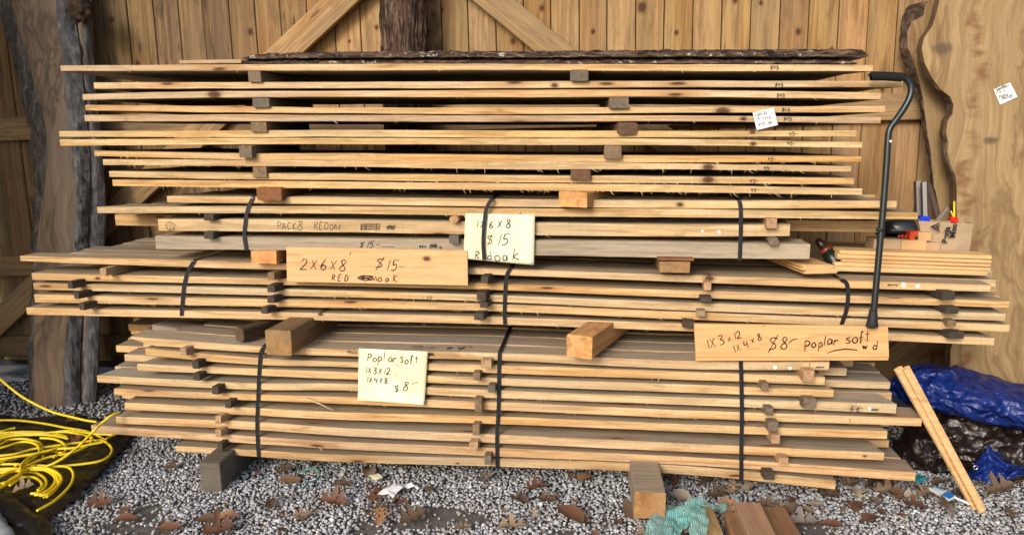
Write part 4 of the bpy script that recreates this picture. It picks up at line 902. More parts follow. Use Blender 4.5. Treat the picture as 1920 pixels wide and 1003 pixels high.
# ------------------------------------------------------------------ signs and notes
def signboard(label, corners, Y, thick, lip, color=(1, 1, 1)):
    """corners: top-left, top-right, bottom-right, bottom-left in the picture"""
    tl, tr, br, bl = [P(x, y, Y) for x, y in corners]; V, F = [], []; n = 12
    prof = [(0, 0.0), (0, 1.0), (.003, 1.012), (thick - .003, 1.012), (thick, 1.0), (thick, 0.0), (thick - .002, -.006), (.002, -.006)]
    if lip: prof = [(0, lip), (0, .96), (.004, 1.0), (thick, 1.0), (thick, 0), (.006, 0), (.006, lip * .85), (.003, lip * .9)]
    m = len(prof)
    for i in range(n + 1):
        t = i / n; a = bl.lerp(br, t); b = tl.lerp(tr, t)
        for (dy, s_) in prof: p = a.lerp(b, s_); V.append((p.x, p.y + dy, p.z))
    for i in range(n):
        for k in range(m): F.append((i * m + k, (i + 1) * m + k, (i + 1) * m + (k + 1) % m, i * m + (k + 1) % m))
    F.append(tuple(range(m))); F.append(tuple(n * m + k for k in range(m))[::-1])
    return obj('wooden_sign', V, F, M_sign, color=color, label=label, category='sign', origin=tuple(bl))
YS1 = 2.805
s1 = signboard('planed wooden sign lettered 2X6X8 $15 RED OAK with one dark knot', [(537, 464), (876, 471), (877, 535), (538, 528)], YS1, .02, 0, (1.02, .97, .90)); s1['knot'] = [P(800, 485, YS1).x - s1.location.x, P(800, 485, YS1).z - s1.location.z, .017]
ink('handwriting', s1, text('2X6X8', 563, 505, 19, .98, -2, .1) + text("'", 652, 494, 17) + text('$', 702, 504, 20, 1, 0, .25, sx=1.15) + text('15', 722, 508, 20, .9, 0, .3) + [[(747, 500), (759, 500)]], YS1, .0036)
ink('handwriting', s1, text('RED', 621, 526, 11, 1.1, -2, .15) + text('oaK', 708, 528, 14, 1.0, -1, .1), YS1, .0032)
ink('crossed_out_mark', s1, [[(670, 521), (680, 517), (698, 518), (700, 523), (684, 526), (671, 522)], [(672, 522), (700, 520)], [(674, 519), (698, 524)], [(676, 524), (697, 519)], [(680, 518), (696, 526)], [(698, 518), (702, 526), (704, 518), (707, 527)]], YS1, .005)
YS2 = 2.70
s2b = signboard('wooden sign with grooved lower edge, 1X3X12 1X4X8 $8 Poplar soft wd', [(1302, 608), (1665, 613), (1667, 676), (1305, 677)], YS2, .02, .11, (1.02, .93, .80))
ink('handwriting', s2b, text('1X3', 1327, 654, 17, .95, 18, 0) + text('x12', 1366, 640, 13, .95, 16, 0) + text("'", 1394, 616, 9), YS2, .0034)
ink('handwriting', s2b, text('1X4', 1377, 661, 14, 1.05, 20, 0) + text('x8', 1410, 643, 13, .95, 18, 0) + text("'", 1429, 622, 10), YS2, .0032)
ink('handwriting', s2b, text('$', 1438, 658, 27, 1, 0, .2) + text('8', 1463, 655, 24, 1, 0, .1) + [[(1478, 643), (1486, 637), (1495, 635)]], YS2, .0036)
ink('handwriting', s2b, text('P', 1507, 658, 20, 1, 0, .1) + text('op', 1521, 652, 18, .75, 5, .1) + text('l', 1544, 648, 18) + text('ar', 1550, 647, 21, .55, 0, .1) + text('soft', 1586, 644, 21, .58, 6, .1) + text('w', 1617, 654, 15) + text('d', 1636, 655, 16) + [[(1550, 662), (1565, 657), (1585, 654), (1608, 656)]], YS2, .0040)
def note(label, corners, Y, mat, curl=0.0, name='paper_note', cat='note'):
    tl, tr, br, bl = [P(x, y, Y) for x, y in corners]; n = 14; V, F = [], []; sd_ = R.uniform(0, 9)
    for j in range(n + 1):
        for i in range(n + 1):
            a = bl.lerp(br, i / n); b = tl.lerp(tr, i / n); p = a.lerp(b, j / n); e = max(0, .16 - j / n) / .16
            V.append((p.x, p.y - curl * e * e * (.4 + .6 * i / n) + .0006 * noise.noise(Vector((i * .4, j * .4, sd_))) , p.z + curl * .2 * e * math.sin(i / n * 3)))
    for j in range(n):
        for i in range(n): F.append((j * (n + 1) + i, j * (n + 1) + i + 1, (j + 1) * (n + 1) + i + 1, (j + 1) * (n + 1) + i))
    o = obj(name, V, F, mat, label=label, category=cat, smooth=True, origin=tuple(tl))
    sol = o.modifiers.new('thickness', 'SOLIDIFY'); sol.thickness = .0004; sol.offset = 1; return o
YN1 = 2.812
n1 = note('yellow paper note reading 1X6X8 $15 Rd oak, pinned under a strap', [(873, 400), (1003, 403), (1001, 497), (869, 485)], YN1, M_paper, 0)
ink('handwriting', n1, text('1', 893, 426, 12) + text('X6X8', 901, 428, 14, 1.12, 1, .1) + text("'", 968, 417, 16, slant=.3) + text('$', 912, 459, 17, 1, 0, .1) + text('15', 931, 459, 20, .9, 0, .25), YN1 - .001, .0034)
ink('handwriting', n1, text('R', 890, 485, 14, 1, 0, .1) + text('d', 914, 488, 17, 1, 0, -.1) + text('oa', 927, 489, 20, .72, 0, 0) + text('k', 961, 488, 21, 1, 0, .1, sx=1.1), YN1 - .001, .0034)
YN2 = 2.717
n2 = note('yellow paper note reading Poplar Soft 1X3X12 1X4X8 $8 on the bottom bundle', [(673, 653), (802, 659), (796, 757), (671, 750)], YN2, M_paper, .015)
ink('handwriting', n2, text('P', 688, 676, 14) + text('op', 698, 677, 15, .62, 0) + text('l', 718, 674, 14) + text('ar', 727, 678, 16, .55) + text('S', 749, 680, 12) + text('oft', 758, 682, 14, .7, 3), YN2 - .0012, .003)
ink('handwriting', n2, text('1X3X12', 685, 699, 11, .9, -3, 0) + text("'", 739, 694, 10, slant=.5) + text('1X4X8', 687, 717, 11, .9, -3, 0) + text("'", 737, 712, 9, slant=.5) + text('$', 740, 735, 13, 1, 0, -.05) + text('8', 755, 732, 16, 1, 0, .2) + [[(772, 721), (783, 715)]], YN2 - .0012, .003)
YN3 = 2.818
n3 = note('small tilted white note with 9 foot long $45 price on the greyed slab', [(1411, 212), (1451, 202), (1459, 235), (1419, 245)], YN3, M_white, 0)
ink('handwriting', n3, text('1X20-22', 1415, 219, 5, .75, 12, 0) + text('9', 1421, 227, 5, rot=12) + text('Long', 1430, 224, 5, .8, 12) + text('$45', 1422, 237, 6, .8, 12) + text('@', 1441, 233, 5.5, rot=14, sx=1.3), YN3 - .001, .0014)
tC = lambda y: 3.72 - .34 * ((y + 60) / 860)
cn = [(1863, 168), (1894, 155), (1908, 182), (1875, 197)]
tl, tr, br, bl = [P(x, y, tC(y) - .006) for x, y in cn]
n4 = obj('paper_note', [tl, tr, br, bl], [(0, 3, 2, 1)], M_white, label='small white note reading $60 stapled to the broad maple slab', category='note', origin=tuple(tl))
ink('handwriting', n4, text('SugarMaple', 1868, 170, 5, .55, 20) + text('Curly', 1870, 176, 5, .75, 20, .3) + text('2X10X6', 1873, 184, 4.5, .75, 16) + text('$60', 1879, 188, 6, .75, 16) + text('@', 1893, 183, 5, rot=16, sx=1.2), lambda X: tC(175) - .0115, .0014)

# ------------------------------------------------------------------ cane
ca_ = empty('walking_cane', P(1635, 612, 2.685), label='black offset walking cane with foam grip standing on the lower planed sign', category='cane')
CY = 2.765
def CYf(y): return 2.685 + (CY - 2.685) * min(1, max(0, (600 - y) / 450))
path = [(1686, 143), (1700, 150), (1708, 163), (1706, 182), (1694, 205), (1678, 228), (1668, 243), (1665, 262), (1662, 310), (1655, 400), (1646, 500), (1637, 597)]
pts_ = catmull([P(x, y, CYf(y)) for x, y in path], 8); V, F = tube(pts_, .0112, 14); obj('shaft', V, F, M_blackm, parent=ca_, smooth=True)
gp = [P(1633, 143, CYf(143)), P(1636, 143, CYf(143)), P(1660, 143.5, CYf(143)), P(1688, 145, CYf(143)), P(1694, 147, CYf(143))]
V, F = tube(catmull(gp, 4), [.006, .012] + [.0155] * 12 + [.0165, .0165, .012], 16); obj('grip', V, F, M_foam, parent=ca_, smooth=True)
V, F = tube([P(1637.5, 580, CYf(580)), P(1637, 588, CYf(590)), P(1636, 600, CYf(600)), P(1635, 610, CYf(610)), P(1635, 613, CYf(610))], [.0125, .015, .0175, .0205, .019], 16); obj('rubber_tip', V, F, M_rubber, parent=ca_, smooth=True)
V, F = tube([P(1650.5, 427, CYf(430)), P(1650, 434, CYf(434))], [.0135, .0135], 14); obj('collar', V, F, M_rubber, parent=ca_, smooth=True)
V, F = tube([P(1670, 265, CYf(265) - .013), P(1670, 265, CYf(265) - .009)], [.004, .004], 10); obj('button', V, F, plain('bare_metal', (.6, .6, .6), .3, .5, metal=1), parent=ca_)

# ------------------------------------------------------------------ tongue-and-groove stock
def tg(name, label, a, b, width, thick, up, grp=None, color=(1, 1, 1)):
    """a tongue-and-groove board between two points; 'up' is the direction of its face"""
    a = Vector(a); b = Vector(b); t = (b - a).normalized(); up = Vector(up); up = (up - t * up.dot(t)).normalized(); s_ = t.cross(up); w2 = width / 2; h = thick / 2; g = thick * .17
    prof = [(-w2, -h), (w2 - .006, -h), (w2 - .006, -g), (w2, -g), (w2, g), (w2 - .006, g), (w2 - .006, h - .002), (w2 - .009, h), (-w2 + .002, h), (-w2, h - .002), (-w2, g * 1.1), (-w2 + .007, g * 1.1), (-w2 + .007, -g * 1.1), (-w2, -g * 1.1)]
    m = len(prof); V = [p + s_ * x + up * y for p in (a, b) for x, y in prof]
    F = [(k, (k + 1) % m, m + (k + 1) % m, m + k) for k in range(m)] + [tuple(range(m))[::-1], tuple(range(m, 2 * m))]
    o = obj(name, V, F, M_pine, color=color, label=label, category='board', origin=tuple(a))
    if grp: o['group'] = grp
    return o
yl = [471, 478.5, 486, 493.5, 501]; yr = [482, 489, 496, 503, 510.5]; GT = 'planed boards stacked on the right end of the middle bundle'
nm_ = ['top', 'second', 'third', 'fourth', 'bottom']
for k in range(5):
    a = P(1571 + [4, 0, 8, -6, -8][k], yl[k] + 3, 2.93); b = P(1860 - [0, 1, 3, 3, 8][k], yr[k] + 2, 2.93)
    w_ = .10; a.y += w_ / 2; b.y += w_ / 2
    tg('panelling_board', '%s board of the small planed stack in front of the paint bag' % nm_[k], a, b, w_, .0185, (0, 0, 1), GT, [(1, .96, .85), (1.05, 1, .92), (.95, .85, .75), (1.05, 1, .92), (1.1, 1.05, 1)][k])
for k, (x0, x1, y, yy) in enumerate([(1500, 1565, 500, 504), (1505, 1575, 511, 511)]):
    p0 = P((x0 + x1) / 2, yy - 3, 2.86 - .02 + k * .0); wdt = (P(x1, yy, 2.84).x - P(x0, yy, 2.84).x)
    tg('short_panelling_board', ['upper', 'lower'][k] + ' of two short planed boards pointing forward beside the oak pack end', p0, p0 + Vector((-.10, .50, .0)), wdt, .020, (0, 0, 1), None, (.95, .86, .74))
# two narrow strips leaning against the bottom bundle
for k, (t0, b0, lab) in enumerate([((1684, 690), (1829, 951), 'left of the two narrow planed strips leaning against the bottom bundle'), ((1698, 689), (1842, 957), 'right of the two narrow planed strips leaning on the gravel, dark knot halfway')]):
    top = P(t0[0], t0[1], 2.70); bot = G(b0[0], b0[1], .012); 
    o = tg('leaning_strip', lab, bot, top, .028, .016, (0, -1, .35), None, (1.05, .98, .88))
# ------------------------------------------------------------------ things on the right end of the middle bundle
def lathe(rings, cx, cy_, n=20, axis=Vector((0, 0, 1)), org=None):
    ax = axis.normalized(); u = ax.orthogonal().normalized(); v_ = ax.cross(u); V, F = [], []; org = org or Vector((cx, cy_, 0))
    for (r, h) in rings:
        for k in range(n): a = 2 * math.pi * k / n; V.append(org + ax * h + (u * math.cos(a) + v_ * math.sin(a)) * r)
    for j in range(len(rings) - 1):
        for k in range(n): F.append((j * n + k, j * n + (k + 1) % n, (j + 1) * n + (k + 1) % n, (j + 1) * n + k))
    F.append(tuple(range(n))[::-1]); F.append(tuple((len(rings) - 1) * n + k for k in range(n))); return V, F
def pxbox(name, label, cat, x0, x1, yt, yb, Y, D, mat, color=(1, 1, 1), c_=.002, parent=None):
    a = P(x0, yt, Y); b = P(x1, yb, Y); V, F = box(a.x, b.x, Y, Y + D, b.z, a.z, c_)
    o = obj(name, V, F, mat, color=color, origin=(a.x, Y, b.z), parent=parent)
    if label: o['label'] = label; o['category'] = cat
    return o
YC = 3.02
ZC = P(1700, 474, YC).z
shelf = board('loose_board', 'wide short board carrying the paint bag and small boxes behind the planed stack', 'board', None, Prof([(1575, 474, 480), (1858, 481, 487)], YC), P(1580, 474, YC).x, P(1858, 480, YC).x, YC + .0, .28, (.95, .85, .7))
bag = empty('paper_bag', P(1775, 476, 3.06), label='brown folded paper bag with black triangle logo and sideways lettering', category='paper bag')
V, F = [], []
c4 = [(1722, 414), (1826, 419), (1817, 474), (1735, 474)]
fr = [P(x, y, 3.07) for x, y in c4]; n = 10
for s_, yo in ((0, 0), (1, .10)):
    for j in range(n + 1):
        for i in range(n + 1):
            p = fr[3].lerp(fr[2], i / n).lerp(fr[0].lerp(fr[1], i / n), j / n); e = math.sin(i / n * math.pi) * (1 - .5 * j / n) * .02
            V.append((p.x, p.y + yo * (1 - .35 * j / n) + (-e if s_ == 0 else e) + .004 * noise.noise(p * 22) + (.003 * abs(noise.noise(p * 45))), p.z + .006 * noise.noise(Vector((p.x * 18, 3, 0))) * (j == n)))
m = n + 1
for s_ in (0, 1):
    for j in range(n):
        for i in range(n):
            q = [s_ * m * m + j * m + i, s_ * m * m + j * m + i + 1, s_ * m * m + (j + 1) * m + i + 1, s_ * m * m + (j + 1) * m + i]; F.append(tuple(q if s_ == 0 else q[::-1]))
for j in range(n):
    F.append((j * m, (j + 1) * m, m * m + (j + 1) * m, m * m + j * m)); F.append((j * m + n, m * m + j * m + n, m * m + (j + 1) * m + n, (j + 1) * m + n))
obj('bag_body', V, F, M_card, parent=bag, color=(1.0, 1.0, 1.0))
def fonttext(s, px_, py_, hpx, Y, rotdeg, parent, name='lettering'):
    cu = bpy.data.curves.new(name, 'FONT'); cu.body = s; cu.size = hpx / 500 * 1.05 * Y / 2.83; cu.extrude = .0003; cu.offset = .0011; cu.space_character = 1.0
    tmp = bpy.data.objects.new(name, cu); COL.objects.link(tmp); bpy.context.view_layer.update()
    me = bpy.data.meshes.new_from_object(tmp.evaluated_get(bpy.context.evaluated_depsgraph_get())); bpy.data.objects.remove(tmp); me.materials.clear(); me.materials.append(M_ink)
    o = bpy.data.objects.new(name, me); COL.objects.link(o); o.parent = parent
    o.location = P(px_, py_, Y) - parent.location; o.rotation_euler = (math.radians(90), math.radians(-rotdeg), 0); return o
fonttext('Benja', 1776, 456, 13, 3.043, 86, bag); fonttext('Moo', 1790, 446, 13, 3.043, 86, bag)
tri = [[(1745, 424), (1762, 434)], [(1745, 424), (1762, 417)], [(1751, 426), (1762, 432), (1763, 419), (1751, 426)]]
lgV, lgF = [], []
for pl in [[(1744, 425), (1764, 416), (1761, 419.5), (1751, 425)], [(1744, 425), (1751, 425), (1761, 431), (1763, 435)], [(1753, 425), (1763, 420.5), (1762, 424), (1758, 425)], [(1753, 425), (1758, 425), (1761, 427), (1761, 430)]]:
    b = len(lgV); lgV += [P(x, y, 3.041) for x, y in pl]; lgF.append(tuple(range(b, b + 4)))
obj('logo', lgV, lgF, M_ink, parent=bag)
pxbox('small_box', 'grey-tan small box leftmost in the row before the paint bag', 'box', 1639, 1688, 448, 473, 3.03, .09, M_card, (1.15, 1.15, 1.15))
pxbox('small_box', 'orange-tan small box in the middle of the row before the paint bag', 'box', 1691, 1736, 450, 474, 3.03, .09, M_card, (1.45, 1.25, .95))
pxbox('small_box', 'smallest brown box rightmost in the row before the paint bag', 'box', 1738, 1762, 455, 474, 3.03, .08, M_card, (1.1, 1.0, .95))
ob = pxbox('small_box', 'small tan box with orange-red end lying on top of the other boxes', 'box', 1722, 1746, 436, 452, 3.035, .07, M_card, (1.35, 1.2, .9))
pxbox('printed_end', None, None, 1707, 1721.5, 434, 451, 3.035, .07, M_paint, (.55, .06, .02), parent=ob)
pxbox('dark_panel', None, None, 1716, 1721.3, 443, 450.5, 3.033, .002, M_paint, (.04, .02, .02), c_=.0003, parent=ob)
# black tool case with a domed lid
tcase = empty('black_case', P(1690, 450, 3.10), label='black domed plastic case with small red marks on the little boxes', category='case')
V, F = [], []
n, mm = 20, 12
for j in range(mm + 1):
    for k in range(n):
        a = 2 * math.pi * k / n; t = j / mm; r = math.cos(t * math.pi / 2) ** .6; c0 = P(1690, 436, 3.14)
        V.append((c0.x + .095 * r * math.cos(a), c0.y + .06 * r * math.sin(a), c0.z + .06 * math.sin(t * math.pi / 2)))
for j in range(mm):
    for k in range(n): F.append((j * n + k, j * n + (k + 1) % n, (j + 1) * n + (k + 1) % n, (j + 1) * n + k))
obj('dome', V, F, M_strap, parent=tcase, smooth=True)
a = P(1656, 433, 3.07); b = P(1707, 449, 3.07); V, F = box(a.x, b.x, 3.07, 3.16, b.z, a.z, .01); obj('case_base', V, F, M_strap, parent=tcase, smooth=True)
for x in (1684, 1690, 1697):
    a = P(x, 440, 3.067); b = P(x + 4, 446, 3.067); V, F = box(a.x, b.x, 3.067, 3.072, b.z, a.z, .0005); obj('red_mark', V, F, M_paint, parent=tcase, color=(.5, .05, .02))
# bottle lying between the oak pack and the planed stack
bt = empty('bottle', P(1555, 465, 3.0), label='dark green bottle with red collar lying behind the grey plank end', category='bottle')
ax = (P(1566, 492, 2.98) - P(1532, 448, 3.04)); org = P(1532, 448, 3.04); L = ax.length
V, F = lathe([(.008, 0), (.015, .01), (.018, L * .42)], 0, 0, 18, ax, org); obj('bottle_cap', V, F, M_paint, parent=bt, color=(.025, .008, .006), smooth=True)
V, F = lathe([(.022, L * .42), (.027, L * .45), (.027, L * .55), (.024, L * .58)], 0, 0, 18, ax, org); obj('collar', V, F, M_paint, parent=bt, color=(.13, .03, .01), smooth=True)
V, F = lathe([(.024, L * .58), (.028, L * .8), (.028, L * 1.2), (.02, L * 1.25)], 0, 0, 18, ax, org); obj('bottle_body', V, F, M_paint, parent=bt, color=(.008, .016, .011), smooth=True)
# upright clamp bars with blue and red tips
def bar(name, label, cat, p0, p1, Y0, Y1, wpx, color, mat=None, parent=None):
    a = P(p0[0], p0[1], Y0); b = P(p1[0], p1[1], Y1); V, F = tube([a, b], wpx / 500 / 2 * 1.1, 6)
    o = obj(name, V, F, mat or M_paint, color=color, origin=tuple(b), parent=parent)
    if label: o['label'] = label; o['category'] = cat
    return o
cl = bar('hand_tool', 'dark upright flat tool with bright blue tip standing behind the paint bag', 'tool', (1733, 342), (1735, 408), 3.18, 3.15, 13, (.07, .06, .065))
a = P(1726, 405, 3.14); b = P(1743, 417, 3.14); V, F = box(a.x, b.x, 3.135, 3.17, b.z, a.z, .004); obj('blue_tip', V, F, M_paint, parent=cl, color=(.01, .05, .65))
bar('hand_tool', 'dark slanting lath standing behind the blue-tipped tool', 'tool', (1741, 345), (1760, 412), 3.22, 3.19, 9, (.09, .06, .045))
bar('wood_scrap', 'grey flat scrap of wood leaning behind the paint bag', 'scrap', (1776, 392), (1757, 416), 3.2, 3.17, 11, (.2, .17, .13))
bar('wood_scrap', 'wide dark board scrap standing left of the blue-tipped tool', 'scrap', (1722, 340), (1724, 412), 3.25, 3.22, 17, (.09, .065, .05))
br = bar('glue_brush', 'yellow-handled brush with red base sticking up behind the paint bag', 'brush', (1789, 378), (1789, 408), 3.18, 3.15, 3.5, (.75, .55, .03)); bar('handle', None, None, (1783, 396), (1788, 408), 3.17, 3.15, 3, (.7, .5, .03), parent=br)
a = P(1783, 407, 3.14); b = P(1796, 418, 3.14); V, F = box(a.x, b.x, 3.135, 3.165, b.z, a.z, .004); obj('red_base', V, F, M_paint, parent=br, color=(.65, .02, .015))

# ------------------------------------------------------------------ tarps
def heap(name, label, path, rad, mat, amp, seed, nseg=150, nr=72, fold=1.0):
    """crumpled folded sheet: a lumpy roll along a path with sharp creases"""
    q = catmull(path, 12); V, F = [], []; m = len(q)
    for i in range(nseg + 1):
        t = i / nseg * (m - 1); k = min(int(t), m - 2); p = q[k].lerp(q[k + 1], t - k); tt = i / nseg
        tan = (q[min(k + 1, m - 1)] - q[max(k - 1, 0)]).normalized(); side = Vector((0, 0, 1)).cross(tan).normalized()
        rr = np.interp(tt, [a for a, _, _ in rad], [b for _, b, _ in rad]); rz = np.interp(tt, [a for a, _, _ in rad], [b for _, _, b in rad])
        for j in range(nr):
            a = 2 * math.pi * j / nr; d = side * math.cos(a) * rr + Vector((0, 0, 1)) * math.sin(a) * rz
            w_ = p + d; s_ = w_ * 1.0 + Vector((seed, seed * 2, 0)); wp = s_ + Vector((noise.noise(s_ * 3), noise.noise(s_ * 3 + Vector((9, 0, 0))), noise.noise(s_ * 3 + Vector((0, 9, 0))))) * .12
            f1_ = 1 - abs(noise.noise(Vector((wp.x * 3.2, wp.y * 8, wp.z * 10 + wp.x * 3)))) * 3.2; f2_ = 1 - abs(noise.noise(Vector((wp.x * 10, wp.y * 13, wp.z * 20)) + Vector((5, 5, 5)))) * 2
            f3_ = 1 - abs(noise.noise(wp * 30)) * 3
            dis = amp * (f1_ * 1.1 + f2_ * .6 * fold + f3_ * .22)
            d1 = noise.voronoi(Vector((wp.x * 5, wp.y * 9, wp.z * 12)))[0]; d2 = noise.voronoi(Vector((wp.x * 11, wp.y * 16, wp.z * 24)))[0]
            dis = amp * (2.0 * d1[0] + 1.1 * d2[0] + .45 * f1_ + .2 * f3_ - 1.0)
            v_ = w_ + d.normalized() * (dis - amp * .8)
            if v_.z < .008: v_.z = .008 + .01 * abs(noise.noise(v_ * 12))
            V.append(v_)
    for i in range(nseg):
        for j in range(nr): F.append((i * nr + j, (i + 1) * nr + j, (i + 1) * nr + (j + 1) % nr, i * nr + (j + 1) % nr))
    F.append(tuple(range(nr))); F.append(tuple(nseg * nr + j for j in range(nr))[::-1])
    return obj(name, V, F, mat, smooth=True, label=label, category='tarp')
bl_ = heap('blue_tarp', 'crumpled glossy blue tarp heaped below the right end of the boards', [P(1668, 722, 3.30), P(1712, 716, 3.24), P(1770, 726, 3.18), P(1850, 748, 3.14), P(1940, 768, 3.12), P(2060, 780, 3.12)],
     [(0, .02, .02), (.08, .08, .045), (.25, .15, .085), (.5, .17, .085), (.8, .17, .09), (1, .12, .08)], M_blue, .022, 3.0)
bw_ = heap('brown_tarp', 'shiny dark brown tarp bunched under the blue tarp', [P(1672, 850, 3.22), P(1730, 838, 3.18), P(1800, 835, 3.16), P(1880, 840, 3.14), P(1980, 850, 3.15), P(2060, 850, 3.15)],
     [(0, .03, .05), (.12, .12, .11), (.4, .15, .135), (.8, .15, .13), (1, .12, .1)], M_brown, .026, 8.0)
V, F = [], []; tx_ = [(1810, 884, 890), (1830, 858, 894), (1848, 834, 902), (1866, 842, 903), (1884, 862, 896), (1905, 868, 884), (1935, 856, 880), (1990, 846, 884)]; nu, nv = 110, 26
for i in range(nu + 1):
    xx = 1810 + 180 * i / nu; ya = np.interp(xx, [t_[0] for t_ in tx_], [t_[1] for t_ in tx_]); yb = np.interp(xx, [t_[0] for t_ in tx_], [t_[2] for t_ in tx_])
    for j in range(nv + 1):
        t = j / nv; q0 = P(xx, ya, 3.03).lerp(P(xx, yb, 2.93), t); fo = 1 - abs(noise.noise(Vector((xx * .045 + t * .6, t * .8, 4)))) * 3; f2 = noise.voronoi(Vector((xx * .05, t * 3, 1)))[0][0]
        V.append((q0.x + .006 * f2, q0.y - .020 * fo * (.3 + t) - .012 * f2, max(q0.z + .01 * f2 * (t < .9), .012)))
for i in range(nu):
    for j in range(nv): F.append((i * (nv + 1) + j, i * (nv + 1) + j + 1, (i + 1) * (nv + 1) + j + 1, (i + 1) * (nv + 1) + j))
b3_ = obj('blue_tarp', V, F, M_blue, smooth=True, label='blue tarp corner with metal eyelet hanging to the ground under the brown tarp', category='tarp'); sm = b3_.modifiers.new('thickness', 'SOLIDIFY'); sm.thickness = .002
V, F = [], []; n, k2 = 18, 8; c0 = P(1829, 876, 2.915)
for i in range(n):
    for j in range(k2):
        a = 2 * math.pi * i / n; b = 2 * math.pi * j / k2; r = .008 + .003 * math.cos(b); V.append(c0 + Vector((r * math.cos(a), .003 * math.sin(b), r * math.sin(a))))
for i in range(n):
    for j in range(k2): F.append((i * k2 + j, ((i + 1) % n) * k2 + j, ((i + 1) % n) * k2 + (j + 1) % k2, i * k2 + (j + 1) % k2))
obj('eyelet', V, F, bpy.data.materials['bare_metal'], parent=b3_, smooth=True)

# ------------------------------------------------------------------ black sheet and yellow cord, left
poly = [(-120, 770), (60, 790), (150, 782), (190, 790), (262, 800), (248, 835), (215, 872), (185, 905), (150, 940), (90, 985), (40, 1030), (-160, 1030)]
pg = [G(x, y) for x, y in poly]
def inside(x, y):
    c_ = False
    for i in range(len(pg)):
        a, b = pg[i], pg[i - 1]
        if (a.y > y) != (b.y > y) and x < (b.x - a.x) * (y - a.y) / (b.y - a.y) + a.x: c_ = not c_
    return c_
def bdist(x, y):
    p = Vector((x, y)); best = 9
    for i in range(len(pg)):
        a, b = pg[i].xy, pg[i - 1].xy; t = max(0, min(1, (p - a).dot(b - a) / (b - a).length_squared)); best = min(best, (p - a - (b - a) * t).length)
    return best
V, F, idx = [], [], {}
stp = .016; xs0 = min(p.x for p in pg); ys0 = min(p.y for p in pg); nxx = int((max(p.x for p in pg) - xs0) / stp) + 1; nyy = int((max(p.y for p in pg) - ys0) / stp) + 1
def sheetz(x, y, d):
    f = 1 - abs(noise.noise(Vector((x * 5 + y * 2, y * 7, 4)))) * 2; f2 = 1 - abs(noise.noise(Vector((x * 14, y * 11, 2)))) * 2
    return .016 + .012 * max(0, f) + .007 * f2 - .012 * max(0, 1 - d / .03)
for j in range(nyy + 1):
    for i in range(nxx + 1):
        x, y = xs0 + i * stp, ys0 + j * stp
        if inside(x, y): d = bdist(x, y); idx[i, j] = len(V); V.append((x, y, sheetz(x, y, d)))
for (i, j) in list(idx):
    q = [idx.get((i, j)), idx.get((i + 1, j)), idx.get((i + 1, j + 1)), idx.get((i, j + 1))]
    if None not in q: F.append(tuple(q))
o = obj('plastic_sheet', V, F, M_blackp, smooth=True, label='black plastic sheet spread on the gravel under the yellow cord', category='plastic sheet')
sm = o.modifiers.new('thickness', 'SOLIDIFY'); sm.thickness = .003; sm.offset = -1
# rolled black bag at the lower left corner
bb = heap('plastic_bag', 'crumpled black plastic bag at the near corner of the black sheet', [G(-120, 905) + Vector((0, 0, .03)), G(-10, 950) + Vector((0, 0, .025)), G(38, 985) + Vector((0, 0, .02)), G(76, 1000) + Vector((0, 0, .02)), G(80, 1040) + Vector((0, 0, .02))],
     [(0, .06, .03), (.3, .06, .03), (.6, .04, .025), (.85, .03, .025), (1, .03, .02)], M_blackp, .008, 12.0, nseg=80, nr=44); bb['category'] = 'plastic bag'
gc = heap('grey_rag', 'pale grey crumpled cloth at the extreme lower left corner', [G(-90, 975) + Vector((0, 0, .05)), G(-15, 985) + Vector((0, -.02, .04)), G(22, 1015) + Vector((0, -.03, .02))], [(0, .08, .05), (.6, .05, .04), (1, .03, .02)], plain('grey_cloth', (.28, .30, .33), .8, .2, objcol=True), .012, 22.0, nseg=40, nr=30); gc['category'] = 'cloth'
